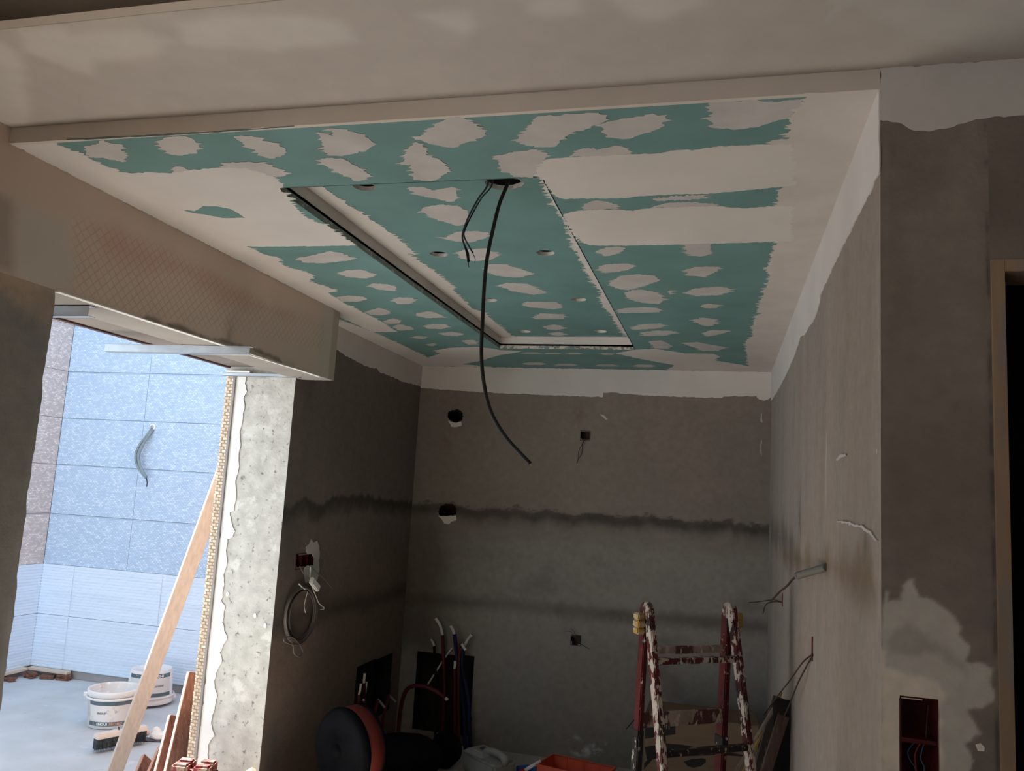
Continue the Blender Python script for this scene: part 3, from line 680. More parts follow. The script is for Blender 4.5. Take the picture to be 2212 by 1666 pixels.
b1 = cp(px('e', [(200, 228), (150, 214), (165, 180), (190, 150), (215, 120), (360, 106), (720, 90), (905, 82), (940, 66), (1110, 62), (1190, 46), (1540, 32), (1640, 30), (1640, 272), (1590, 276), (1400, 296), (1200, 316), (860, 326), (620, 346), (430, 346), (330, 350), (262, 322)]))
patch([(min(max(u, TX1+.003), .28) if v > TY0 else u, v) for u, v in b1], M_fill, (), .004)
b2_ = cp(px('e', [(318, 440), (360, 426), (460, 411), (640, 411), (720, 418), (800, 405), (1000, 396), (1230, 391), (1350, 405), (1560, 390), (1640, 390), (1640, 596), (1565, 598), (1300, 606), (1000, 615), (700, 620), (470, 620), (430, 600), (400, 578), (405, 600)]))
patch([(max(u, TX1+.003), v) for u, v in b2_], M_fill, (), .004)
patch(cp(px('e', [(425, 395), (480, 362), (540, 360), (620, 380), (640, 405), (500, 412), (440, 408)])), M_thin)
patch(cp(px('e', [(830, 398), (920, 372), (1050, 365), (1190, 375), (1230, 388), (1000, 396)])), M_thin)
patch(cp(px('e', [(820, 345), (1000, 330), (1130, 325), (1150, 345), (1000, 358), (880, 360)])), M_thin, (), .008, .006)
# --- dabs over the screws
A = [[(545, 945), (640, 925), (660, 905), (790, 940), (780, 960), (815, 1010), (800, 1045), (700, 1025), (590, 1010), (555, 985)],
     [(1020, 905), (1090, 880), (1190, 878), (1250, 900), (1285, 945), (1265, 985), (1180, 1003), (1090, 990), (1040, 955)],
     [(1510, 878), (1620, 875), (1690, 905), (1800, 930), (1845, 965), (1830, 1000), (1760, 1020), (1690, 1005), (1600, 940)],
     [(1425, 1052), (1560, 1045), (1690, 1045), (1870, 1120), (1780, 1140), (1700, 1112), (1590, 1085), (1440, 1080)],
     [(1125, 1072), (1190, 1077), (1225, 1100), (1130, 1112)]]
Pq = [[(687, 284), (720, 292), (714, 277), (745, 279), (785, 290), (803, 305), (810, 313), (790, 325), (745, 335), (712, 335), (700, 318)],
      [(684, 345), (705, 340), (740, 342), (765, 355), (797, 375), (795, 386), (772, 391), (740, 376), (700, 355)]]
B = [[(455, 885), (520, 870), (620, 790), (690, 755), (760, 757), (850, 800), (920, 855), (860, 900), (800, 915), (720, 950), (600, 930), (520, 910)],
     [(355, 1055), (400, 1035), (420, 980), (455, 915), (520, 925), (540, 1000), (640, 1040), (690, 1100), (640, 1130), (580, 1168), (460, 1155), (440, 1060)],
     [(1120, 915), (1250, 755), (1320, 745), (1580, 722), (1705, 738), (1680, 785), (1560, 835), (1480, 850), (1410, 900), (1370, 945), (1260, 948), (1180, 930)],
     [(1665, 800), (1830, 760), (1980, 738), (2060, 742), (2085, 770), (2055, 820), (1910, 870), (1830, 895), (1740, 885), (1690, 850)],
     [(1010, 1000), (1100, 985), (1260, 960), (1310, 1020), (1290, 1040), (1290, 1080), (1230, 1145), (1130, 1140), (1020, 1090), (1005, 1050)],
     [(1465, 1010), (1540, 960), (1620, 950), (1650, 968), (1770, 938), (1830, 960), (1870, 990), (1700, 1010)]]
Cc = [[(155, 690), (220, 655), (290, 645), (400, 658), (480, 640), (560, 655), (700, 645), (800, 640), (740, 705), (700, 760), (600, 785), (480, 820), (400, 830), (270, 830), (220, 810), (190, 760), (200, 715)]]
E = [[(510, 655), (560, 632), (640, 628), (665, 640), (650, 660), (565, 683)], [(525, 745), (570, 732), (690, 725), (740, 740), (680, 765), (560, 782), (530, 765)],
     [(582, 845), (650, 798), (750, 790), (850, 797), (870, 825), (800, 850), (700, 882), (620, 870)], [(670, 905), (720, 880), (770, 878), (860, 895), (905, 935), (870, 962), (780, 955), (710, 935)],
     [(638, 992), (700, 985), (790, 980), (860, 985), (885, 1000), (850, 1012), (655, 1015)], [(720, 1095), (780, 1080), (880, 1075), (915, 1088), (850, 1105), (740, 1112)],
     [(765, 1130), (850, 1118), (940, 1118), (980, 1132), (900, 1145), (790, 1148)], [(815, 1180), (880, 1175), (940, 1200), (920, 1222), (850, 1220)],
     [(1015, 610), (1170, 610), (1170, 670), (1120, 683), (1060, 678)], [(1025, 765), (1100, 745), (1230, 745), (1195, 775), (1140, 805), (1050, 795)],
     [(1030, 900), (1080, 872), (1200, 862), (1270, 865), (1290, 890), (1210, 910), (1090, 913)], [(1120, 970), (1160, 960), (1240, 970), (1200, 985), (1140, 985)],
     [(1072, 1055), (1130, 1042), (1195, 1050), (1205, 1075), (1160, 1092), (1110, 1080)], [(1130, 1135), (1180, 1115), (1275, 1117), (1240, 1135), (1160, 1150)],
     [(1008, 1190), (1100, 1185), (1170, 1200), (1265, 1215), (1210, 1235), (1130, 1235), (1080, 1215)], [(925, 890), (945, 882), (950, 898), (935, 905)]]
for x0, x1, yy, h in ((70, 185, 1249, 5), (205, 305, 1251, 5), (328, 425, 1252, 6), (527, 615, 1254, 7), (75, 215, 1311, 8), (260, 400, 1317, 7), (505, 635, 1320, 7), (720, 850, 1324, 9)):
    xm = (x0+x1)/2; E.append([(x0, yy), (xm-(xm-x0)*.5, yy-h), (xm+(x1-xm)*.5, yy-h*.9), (x1, yy+1), (xm+(x1-xm)*.5, yy+h*.8), (xm-(xm-x0)*.5, yy+h*.7)])
T = [[(212, 520), (300, 505), (400, 480), (470, 490), (500, 510), (560, 520), (500, 535), (360, 548), (260, 545)], [(450, 605), (500, 588), (580, 585), (620, 600), (668, 615), (610, 635), (510, 628)],
     [(615, 680), (650, 662), (740, 670), (780, 690), (770, 708), (690, 700)], [(755, 760), (790, 743), (860, 745), (895, 758), (850, 780), (790, 780)],
     [(440, 742), (500, 732), (590, 738), (612, 752), (560, 768), (480, 768)], [(605, 825), (680, 803), (730, 815), (748, 835), (690, 845), (630, 840)],
     [(895, 838), (960, 822), (1030, 840), (1055, 858), (960, 860), (910, 850)], [(705, 880), (760, 862), (810, 875), (790, 892), (740, 893)], [(760, 910), (800, 897), (850, 910), (880, 925), (800, 932)],
     [(935, 905), (990, 895), (1060, 897), (1088, 910), (1040, 922), (970, 922)], [(1020, 948), (1100, 940), (1160, 952), (1130, 963), (1060, 960)], [(855, 972), (900, 963), (955, 968), (930, 980)],
     [(950, 1012), (985, 1005), (1010, 1013), (980, 1022)], [(1150, 990), (1210, 985), (1235, 1000), (1240, 1012), (1190, 1012)]]
for key, L in (('a', A), ('p', Pq), ('b', B), ('c', Cc), ('e', E), ('t', T)):
    for q in L: patch(cp(px(key, q)))

# --- sunken tray: lip, cove boards, raised panel with downlight holes
M_lip = mat('bare_board_edge', (.23, .27, .245), .85, .15, 25, .1, 90, col2=[((.62, .56, .5), .60, 30)])
M_lipb = mat('board_edge_with_filler', (.20, .23, .21), .85, .15, 25, .1, 90, col2=[((.62, .56, .5), .50, 34)])
ZE = ZC+.018
for a, b, m_ in (((TX0-.003, TY0), (TX0+.0008, TY1), M_lip), ((TX1-.0008, TY0), (TX1+.003, TY1), M_lip), ((TX0, TY1-.0008), (TX1, TY1+.003), M_lipb), ((TX0, TY0-.003), (TX1, TY0+.0008), M_lip)):
    MB().box((*a, ZC), (*b, ZE)).build('tray_lip', m_, ceiling)
cm = .012
for a, b in (((TX0-.012, TY0), (TX0, TY1)), ((TX1, TY0), (TX1+.012, TY1)), ((TX0-.012, TY1), (TX1+.012, TY1+.012)), ((TX0-.012, TY0-.012), (TX1+.012, TY0))):
    MB().box((*a, ZC+.001), (*b, ZT+.01)).build('tray_side', M_fill, ceiling)
spots = [tuple(onz(p, ZT)[:2]) for p in ((787, 403), (948, 549), (1178, 546), (1058, 648), (1250, 647), (1133, 716), (1297, 716))]
holes = [[(x+.036*math.cos(a), y+.036*math.sin(a)) for a in np.linspace(0, 2*math.pi, 29)[:-1]] for x, y in spots]
bigc = tuple(onz((1086, 396), ZT)[:2])
rsb = np.random.RandomState(4)
holes.append([(bigc[0]+.052*math.cos(a)*(1 + (.30*rsb.rand() if abs(a) < .8 or a > 5.6 else .06*rsb.rand())), bigc[1]+.05*math.sin(a)*(1+.05*rsb.rand())) for a in np.linspace(0, 2*math.pi, 33)[:-1]])
panel = slab('tray_panel', [[(TX0-cm, TY0-cm), (TX1+cm, TY0-cm), (TX1+cm, TY1+cm), (TX0-cm, TY1+cm)]]+holes, (0, 0, ZT+.013), ex, ey, -ez, .013, M_green, ceiling)
for hp in holes:
    n = len(hp); hc0 = np.mean(hp, 0); hp = [tuple(hc0+(np.array(q)-hc0)*.975) for q in hp]; MB().add([(x, y, ZT-.0006) for x, y in hp]+[(x, y, ZT+.0135) for x, y in hp], [(i, (i+1) % n, n+(i+1) % n, n+i) for i in range(n)]).build('hole_rim', M_edge, panel)
tp = lambda pts: plane_uv([onz(p, ZT) for p in pts], (0, 0, ZT), ex, ey)
TP = [[(850, 115), (930, 115), (980, 135), (1090, 115), (1120, 130), (1130, 170), (1090, 200), (1000, 180), (900, 160)], [(900, 265), (930, 235), (1020, 215), (1120, 220), (1170, 250), (1205, 285), (1170, 325), (1130, 335), (1050, 310), (980, 290), (940, 258)],
      [(1000, 400), (1060, 402), (1130, 370), (1220, 365), (1300, 372), (1290, 405), (1200, 430), (1120, 425), (1060, 412)], [(1125, 490), (1180, 470), (1290, 465), (1365, 505), (1310, 530), (1230, 537), (1150, 520)],
      [(1275, 580), (1320, 555), (1400, 555), (1460, 575), (1570, 608), (1480, 630), (1380, 625), (1300, 600)], [(1362, 680), (1400, 660), (1520, 665), (1640, 718), (1560, 728), (1460, 710)],
      [(1500, 785), (1520, 770), (1690, 770), (1728, 800), (1680, 810), (1540, 800)], [(1560, 860), (1600, 835), (1730, 840), (1735, 865), (1580, 866)],
      [(1622, 910), (1680, 898), (1740, 918), (1690, 930), (1640, 925)], [(1640, 950), (1700, 940), (1750, 955), (1700, 962)]]
for q in TP: patch(tp(px('t', q)), M_thin, (), .004, .012, ZT, panel)
lm = tp(px('t', [(370, 120), (445, 175), (500, 215), (600, 275), (700, 345), (780, 400), (850, 460), (888, 500), (840, 492), (900, 530), (960, 570), (1060, 650), (1110, 690), (1090, 698), (1150, 745), (1210, 810), (1285, 830), (1310, 860), (1370, 910), (1440, 966), (1700, 968), (2090, 968)]))
patch([(lm[0][0], TY0+.003)]+lm+[(TX1-.001, lm[-1][1]), (TX1-.001, TY1-.001), (TX0+.001, TY1-.001), (TX0+.001, TY0+.003)], M_fill, (), .004, .012, ZT, panel)
rm = tp(px('e', [(210, 262), (202, 280), (245, 340), (255, 380), (285, 420), (320, 470), (350, 545), (375, 635), (400, 655), (440, 745), (470, 800), (510, 860), (545, 885), (530, 935), (560, 985), (605, 1030), (620, 1070), (660, 1125), (690, 1150)]))
patch([(TX1-.001, TY0+.003), (rm[0][0], TY0+.003)]+rm+[(TX1-.001, rm[-1][1])], M_fill, (), .004, .012, ZT, panel)


# ================================================================= COURTYARD
YC, XC = 5.536, -5.195
def ramp_tile(name, c1, c2, rough): return mosaic_mat(name, c1, c2, rough)
M_tile_blue = mosaic_mat('pale_blue_mosaic_tile', (.42, .56, .75), (.62, .74, .89), .35)
M_tile_grout = mat('pale_tile_body', (.36, .48, .63), .5, .05, 6)
M_tile_warm = mosaic_mat('pink_beige_mosaic_tile', (.50, .46, .46), (.76, .71, .69), .4)
M_tile_wgrout = mat('pink_tile_body', (.48, .44, .44), .5, .05, 6)
M_rib = mat('white_ribbed_tile', (.66, .77, .90), .35, .05, 3, .02, 60, stretch=(.4, .4, 14))
M_wcore = mat('block_wall', (.30, .30, .31), .9, .1, 5)
wall_court = stru(MB().box((-5.4, YC+.012, 0), (-2.0, YC+.2, 3.2)).build('wall_courtyard_back', M_wcore), 'courtyard wall clad in pale blue mosaic tiles over white ribbed tiles', 'wall')
wall_court2 = stru(MB().box((-5.4, 1.6, 0), (XC-.012, 7.6, 4.15)).build('wall_courtyard_side', M_wcore), 'courtyard side wall clad in pinkish beige mosaic tiles', 'wall')
def tile_set(parent, rot, base, spans, rows, body, rel, seed):
    """upper mosaic tiles: one mesh per size, shared"""
    cache = {}
    for (x0, x1) in spans:
        for (z0, z1) in rows:
            key = (round(x1-x0, 3), round(z1-z0, 3)); w, h = x1-x0-.0026, z1-z0-.0026
            if key not in cache:
                a = MB().box((0, 0, 0), (w, .010, h)).build('tile', body, parent)
                b = mosaic('mosaic_relief', (0, 0, 0), ex, ez, -ey, w, h, .0258, .0131, .0028, rel, a, seed+len(cache))
                cache[key] = (a, b); o, m = a, b
            else:
                a, b = cache[key]; o = a.copy(); COL.objects.link(o); m = b.copy(); COL.objects.link(m); m.parent = o
            o.parent = parent; o.matrix_parent_inverse = Matrix.Identity(4)
            o.location = Vector(base)+rot @ Vector((x0, 0, z0)); o.rotation_euler = rot.to_euler()
            m.matrix_parent_inverse = Matrix.Identity(4)
def rib_tiles(parent, rot, base, spans, rows):
    cache = {}
    for (x0, x1) in spans:
        for (z0, z1) in rows:
            key = (round(x1-x0, 3), round(z1-z0, 3)); w, h = x1-x0-.0026, z1-z0-.0026
            if key not in cache:
                mb = MB(); n = int(round(h/.0225)); vs = []
                for i in range(n):
                    for f, d in ((0, .0), (.14, -.0050), (.72, -.0065), (.84, .0)): vs.append((h*(i+f)/n, d))
                vs.append((h, 0)); k = len(vs)
                P = [(0, d, z) for z, d in vs]+[(w, d, z) for z, d in vs]+[(0, .01, 0), (0, .01, h), (w, .01, 0), (w, .01, h)]
                mb.add(P, [(i, k+i, k+i+1, i+1) for i in range(k-1)]+[(2*k, 2*k+2, k, 0), (k-1, 2*k-1, 2*k+3, 2*k+1), tuple(range(k))+(2*k+1, 2*k), tuple(reversed(range(k, 2*k)))+(2*k+2, 2*k+3)])
                a = mb.build('ribbed_tile', M_rib, parent, fix=False); cache[key] = a; o = a
            else:
                o = cache[key].copy(); COL.objects.link(o)
            o.parent = parent; o.matrix_parent_inverse = Matrix.Identity(4)
            o.location = Vector(base)+rot @ Vector((x0, 0, z0)); o.rotation_euler = rot.to_euler()
I3 = Matrix.Identity(3); Rz = Matrix.Rotation(R(90), 3, 'Z')
upz = [(.846, 1.24), (1.24, 1.632), (1.632, 2.006), (2.006, 2.388), (2.388, 2.77), (2.77, 3.16)]
loz = [(.06, .46), (.46, .846)]
tile_set(wall_court, I3, (0, YC, 0), [(XC, -4.42), (-4.42, -3.62), (-3.62, -2.82), (-2.82, -2.4)], upz, M_tile_grout, M_tile_blue, 40)
rib_tiles(wall_court, I3, (0, YC, 0), [(XC, -4.893), (-4.893, -4.09), (-4.09, -3.29), (-3.29, -2.49)], loz)
tile_set(wall_court2, Rz, (XC, 0, 0), [(3.12, 3.92), (3.92, 4.72), (4.72, 5.534)], upz, M_tile_wgrout, M_tile_warm, 70)
rib_tiles(wall_court2, Rz, (XC, 0, 0), [(3.12, 3.92), (3.92, 4.72), (4.72, 5.534)], loz)

# cable hanging from the courtyard wall
c0 = ony((331, 923), YC)
def ypath(pts, Y): return [ony(p, Y) for p in pts]
cc = empty('conduit_cable', (c0[0], YC, c0[2]), 'pair of grey cables curling out of a hole in the blue tiled wall', 'cable')
M_cc = mat('grey_conduit', (.20, .26, .29), .5, .15, 40)
for k, o in enumerate((0, 7)):
    pts = [ony((331-o*.5, 926), YC-.004), ony((322-o*.6, 940), YC-.04)]+ypath([(308-o, 962), (299-o*.9, 985), (302-o*.8, 1005), (309-o*.5, 1020), (316, 1031+o*.4)], YC-.07)
    MB().tube(catmull(pts, 5), .011 if k == 0 else .009, 8).build('cable', M_cc, cc)
pts = ypath([(316, 1032), (318, 1042), (317, 1052)], YC-.07)
MB().tube(pts, .0035, 6).build('bare_wire', M_tape, cc)
MB().lathe([(.016, 0), (.026, 0), (.026, .012), (.016, .012)], 14, Matrix.Translation((c0[0], YC-.001, c0[2])) @ Matrix.Rotation(R(90), 4, 'X')).build('sleeve', M_whiteplaster, cc)

# buckets -------------------------------------------------------------------------
M_bucket = mat('dirty_white_plastic', (.74, .74, .74), .45, .06, 6, .03, 60, col2=[((.60, .56, .53), .62, 9), ((.86, .85, .84), .60, 18)])
M_blabel = mat('bucket_label_paper', (.70, .69, .69), .6, .06, 9, 0, 60, col2=[((.62, .50, .43), .62, 7), ((.32, .30, .30), .70, 16)])
M_bdark = mat('bucket_label_band', (.10, .15, .18), .6, .2, 12, 0, 60, col2=[((.62, .62, .62), .66, 26)])
M_btext = mat('white_print', (.80, .80, .80), .6, .05, 20)
M_btexto = mat('orange_print', (.62, .32, .16), .6, .05, 20)
M_btextd = mat('dark_print', (.16, .17, .19), .6, .1, 20)
def text_mesh(txt, size, bold=.0):
    cu = bpy.data.curves.new('lettering', 'FONT'); cu.body = txt; cu.size = size; cu.align_x = 'LEFT'; cu.offset = bold; cu.resolution_u = 2; cu.extrude = .0
    o = bpy.data.objects.new('lettering', cu); COL.objects.link(o)
    dg = bpy.context.evaluated_depsgraph_get(); me = bpy.data.meshes.new_from_object(o.evaluated_get(dg))
    bpy.data.objects.remove(o); bpy.data.curves.remove(cu); me.materials.clear(); return me
def wrap_text(txt, size, rad, ang0, z, slope, parent, material, bold=.004, off=.0022):
    me = text_mesh(txt, size, bold)
    for v in me.vertices:
        a = ang0 + v.co.x/rad(z+v.co.y); r_ = rad(z+v.co.y)+off
        v.co = (r_*math.cos(a), r_*math.sin(a), z+v.co.y)
    me.update(); return link('lettering', me, material, parent)
H, RB, RT = .225, .137, .155
rad = lambda z: RB+(RT-RB)*z/H
def band_mesh(mb, z0, z1, a0, a1, off, n=26, skew=0):
    vs = []
    for i in range(n+1):
        a = a0+(a1-a0)*i/n
        for z in (z0, z1): vs.append(((rad(z)+off)*math.cos(a), (rad(z)+off)*math.sin(a), z))
    return mb.add(vs, [(2*i, 2*i+2, 2*i+3, 2*i+1) for i in range(n)], True)
def local_child(o, parent):
    o.parent = parent; o.matrix_parent_inverse = Matrix.Identity(4); return o
def make_bucket(loc, label, flip, lid):
    t = empty('plaster_bucket', loc, label, 'bucket', None, (math.pi if flip else 0, 0, 0))
    if flip: t.location.z = H+.016; t.matrix_world = Matrix.Translation((loc[0], loc[1], H+.016)) @ Matrix.Rotation(math.pi, 4, 'X')
    fa = math.atan2(-loc[1], -loc[0])       # faces the kitchen
    if flip: fa = -fa
    prof = [(0, .004), (RB-.01, .004), (RB-.006, 0), (RB, .002), (rad(.19), .19), (RT+.004, .192), (RT+.005, H-.004), (RT+.003, H), (RT-.006, H), (RT-.008, H-.01), (RB-.008, .012), (0, .012)]
    local_child(MB().lathe(prof, 40).build('body', M_bucket, None), t)
    local_child(MB().lathe([(RT+.003, .172), (RT+.010, .174), (RT+.010, .184), (RT+.003, .186)], 40).build('rim_ring', M_bucket, None), t)
    lb = local_child(band_mesh(MB(), .018, .172, fa-1.05, fa+1.15, .0008).build('label', M_blabel, None, fix=False), t)
    for z0, z1 in ((.020, .046), (.145, .168)):
        local_child(band_mesh(MB(), z0, z1, fa-1.05, fa+1.15, .0016).build('label_band', M_bdark, None, fix=False), lb)
    for txt, sz, a, z, m_ in (('ENDUI', .022, fa-.62, .0255, M_btext), ('PROMO', .022, fa-.08, .0255, M_btexto), ('ENDUIT', .017, fa-.62, .093, M_btextd)):
        local_child(wrap_text(txt, sz, rad, a, z, 0, None, m_, .0006), lb)
    # torn spout on the rim and ear of the bail handle
    for s_ in (-1, 1):
        mb = MB(); a = fa+s_*1.45; c = Vector((math.cos(a)*(RT+.012), math.sin(a)*(RT+.012), H-.03)); mb.box((-.012, -.012, -.012), (.012, .012, .012), Matrix.Translation(c) @ Matrix.Rotation(a, 4, 'Z'))
        local_child(mb.build('handle_ear', M_bucket, None, bevel=.004), t)
    ring = [Vector(((RT+.016)*math.cos(fa+1.45+(a)*1.0), (RT+.016)*math.sin(fa+1.45+a), H-.03-.035*math.sin(a*1.0))) for a in np.linspace(0, 3.3, 24)]
    local_child(MB().tube(ring, .0035, 6).build('bail_handle', M_bucket, None), t)
    return t
make_bucket((-3.745, 4.71, 0), 'open white plaster bucket standing upright on the courtyard floor', False, False)
make_bucket((-3.865, 5.22, 0), 'white plaster bucket turned upside down next to the tiled wall', True, False)

# broom head --------------------------------------------------------------------------
b0 = onz((201, 1628), 0); b1_ = onz((312, 1606), 0)
ba = math.atan2(b1_[1]-b0[1], b1_[0]-b0[0]); bl_ = math.hypot(b1_[1]-b0[1], b1_[0]-b0[0]); bc = (b0+b1_)/2
M_block = mat('broom_block', (.72, .64, .58), .6, .06, 8)
M_bris = mat('dark_bristles', (.035, .045, .05), .8, .5, 60, col2=[((.30, .33, .35), .66, 80)])
br_ = empty('broom_head', (bc[0], bc[1], 0), 'broom head with pale wooden block and dark dusty bristles', 'broom', None, (0, 0, ba))
blk = local_child(MB().box((-bl_/2, -.027, .075), (bl_/2, .027, .105)).build('block', M_block, None, bevel=.006, seg=2), br_)
rs = np.random.RandomState(3); mb = MB()
for i in range(900):
    x = rs.uniform(-bl_/2+.006, bl_/2-.006); y = rs.uniform(-.022, .022)
    tx = x+rs.normal(0, .006)*1.6; ty = y*1.5+rs.normal(0, .006); z = rs.uniform(0, .012)
    w = .0013; a = rs.uniform(0, 3.14); dx, dy = w*math.cos(a), w*math.sin(a)
    mb.add([(x-dx, y-dy, .078), (x+dx, y+dy, .078), ((x+tx)/2+dx, (y+ty)/2+dy, .04), ((x+tx)/2-dx, (y+ty)/2-dy, .04), (tx, ty, z)], [(0, 1, 2, 3), (3, 2, 4)])
tagit(local_child(mb.build('bristles', M_bris, None, fix=False), br_), kind='stuff')
local_child(MB().box((-bl_/2+.004, -.021, .022), (bl_/2-.004, .021, .076)).build('bristle_core', M_bris, None), br_)
local_child(MB().tube([(-.02, 0, .1), (-.02, 0, .125)], .0022, 6).tube([(-.012, 0, .1), (-.014, 0, .124)], .0022, 6).build('bent_wire', M_tape, None), br_)
# loose stick and crusted trowel beside it
h0 = onz((246, 1578), .017); h1 = onz((290, 1587), .017)
tagit(MB().tube([h0, h1], .016, 10).build('wooden_stick', M_wood), 'short round wooden stick lying beside the upright bucket', 'stick')
t0 = onz((322, 1592), .02)
tr = empty('plaster_trowel', (t0[0], t0[1], 0), 'plaster crusted notched trowel lying on the courtyard floor', 'trowel', None, (0, 0, R(20)))
local_child(MB().tube([(-.115, 0, .035), (-.02, 0, .04), (.0, 0, .042)], [.014, .016, .012], 10).build('handle', mat('pink_handle', (.70, .50, .46), .6, .1, 12), None), tr)
mb = MB(); n = 12; poly = [(-.13, -.03)]
for i in range(n): x = -.13+.26*i/n; poly += [(x, -.036), (x+.26/n*.5, -.036), (x+.26/n*.5, -.028), (x+.26/n, -.028)]
poly += [(.13, .035), (-.13, .035)]
mb.prism(poly, (0, 0, .004), ex, ey, ez, .0025)
local_child(mb.build('blade', mat('dirty_steel', (.12, .12, .13), .5, .2, 20, metallic=.5), None), tr)
def blob(name, M, material, parent, seed, sub=2, amp=.3):
    bm = bmesh.new(); bmesh.ops.create_icosphere(bm, subdivisions=sub, radius=1.0); r_ = np.random.RandomState(seed)
    for v in bm.verts:
        k = 1+amp*(float(fbm(np.array([v.co.x*1.3+v.co.z]), np.array([v.co.y*1.3-v.co.z*.7]), 1.1, 3, seed)[0])); v.co = M @ (v.co*k)
    me = bpy.data.meshes.new(name); bm.to_mesh(me); bm.free(); return link(name, me, material, None) if parent is None else local_child(link(name, me, material, None), parent)
blob('plaster_crust', Matrix.Translation((.06, 0, .028)) @ Matrix.Diagonal((.06, .03, .024, 1)), M_whiteplaster, tr, 5)
blob('plaster_crust', Matrix.Translation((.03, .03, .04)) @ Matrix.Diagonal((.03, .02, .03, 1)), M_whiteplaster, tr, 8)

# battens and wedge stacks under the tiles --------------------------------------------------
def batten(p, q, w, h, label):
    return tagit(MB().bar(p, q, w, h).build('timber_batten', M_woodlight, bevel=.002), label, 'batten')
batten((-5.16, 5.50, .052), (-4.80, 5.50, .052), .05, .022, 'pale batten carrying the ribbed tiles of the blue wall')
batten((-5.165, 4.4, .052), (-5.165, 5.46, .052), .05, .022, 'pale batten along the foot of the pinkish side wall')
rs = np.random.RandomState(11)
for (cx, cy, nn, wl) in ((-5.08, 5.43, 3, 'in the courtyard corner pile'), (-4.96, 5.47, 2, 'next to the courtyard corner pile'), (-4.82, 5.49, 3, 'under the free end of the batten'), (-5.12, 5.28, 2, 'under the side wall batten')):
    for k in range(nn):
        a = rs.uniform(-.5, .5); M_ = Matrix.Translation((cx+rs.uniform(-.008, .008), cy+rs.uniform(-.008, .008), .0065+k*.0135)) @ Matrix.Rotation(a, 4, 'Z')
        tagit(MB().box((-.05, -.022, -.0065), (.05, .022, .0065), M_).build('wooden_wedge', M_roughwood, bevel=.0015),
              'small reddish wooden wedge '+wl, 'wedge', 'wedges under the courtyard tiles')

# leaning plank and rough boards at the jamb --------------------------------------------------
pb = onz((243, 1690), 0); pt = onx((487, 1015), -2.445)
def plank(name, p, q, w, h, up, m, label, cat, group=None, ends=None):
    p = Vector(p); q = Vector(q); dd = (q-p).normalized(); xx = dd.cross(Vector(up)).normalized()
    if xx.x > 0: xx = -xx
    t = empty(name, tuple(p), label, cat, group)
    MB().bar(p, q, w, h, up).build('face_board', m, t, bevel=.0015)
    MB().bar(p+xx*(w/2+.0022), q+xx*(w/2+.0022), .004, h*.96, up).build('sawn_edge', M_woodlight if m is M_wood else M_woodend, t)
    MB().bar(q, q+dd*.002, w*.98, h*.96, up).build('end_grain', M_woodlight if m is M_wood else M_woodend, t)
    return t
vdir = Vector(pt)-Vector(pb)
plank('pine_plank', Vector(pb)+Vector((0, 0, .02)), pt, .072, .026, (.75, -.6, .35), M_wood, 'long pale pine plank leaning across the courtyard opening', 'plank')
def board(pbot, ptop, w, h, up, label):
    b = onz(pbot, 0); d = Vector(ptop)-Vector(b)
    return plank('rough_board', Vector(b)+Vector((0, 0, .012)), ptop, w, h, up, M_roughwood, label, 'board', 'rough boards at the jamb')
for (bp_, tp_, xw, w, h, lab) in (((352, 1790), (428, 1455), -2.46, .10, .022, 'tallest rough reddish board in the bundle leaning at the concrete jamb'), ((322, 1800), (384, 1550), -2.54, .085, .02, 'middling rough reddish board leaning beside the tallest one'),
                         ((290, 1790), (358, 1624), -2.64, .085, .02, 'short rough board with pale top edge in the jamb bundle'), ((262, 1795), (322, 1644), -2.74, .085, .02, 'shortest rough board, outermost in the jamb bundle'), ((400, 1790), (448, 1470), -2.415, .05, .016, 'narrow rough strip of board between bundle and tile edge')):
    board(bp_, onx(tp_, xw), w, h, (.85, -.45, .25), lab)
# red moulded box stack in front of the jamb, only its top shows
rb0 = ony((420, 1660), 3.30)
M_reddusty = mat('dusty_red_plastic', (.14, .014, .014), .6, .15, 20, col2=[((.22, .15, .11), .52, 26)])
zb = [.0, .125, .25]
for k in range(3):
    z0 = zb[k]; t = empty('junction_box', (rb0[0], 3.30, z0), ('red moulded junction box at the bottom of its stack by the jamb', 'red moulded junction box in the middle of its stack by the jamb', 'dusty red moulded junction box on top of its stack by the jamb')[k], 'junction box', 'red junction boxes by the jamb', (0, 0, R(12)))
    w, d, h = .088, .06, .124
    local_child(MB().box((-w, -d, 0), (w, d, h-.03)).build('base', M_reddusty, None, bevel=.012, seg=2), t)
    mb = MB()
    for sx in (-1, 1):
        for sy in (-1, 1): mb.box((sx*w*.55-.035, sy*d*.5-.024, h-.045), (sx*w*.55+.035, sy*d*.5+.024, h))
    local_child(mb.build('knockout', M_reddusty, None, bevel=.008, seg=2), t)
q = onx((545, 1664), -1.9)
blob('dust_sack', Matrix.Translation((q[0], q[1], q[2]/2)) @ Matrix.Diagonal((.07, .06, q[2]/2*1.02, 1)), mat('brown_sack_paper', (.20, .155, .11), .9, .3, 20, .5, 40), None, 21, 3, .12)
tagit(bpy.data.objects['dust_sack'], 'brown dusty paper sack standing against the foot of the jamb', 'sack')

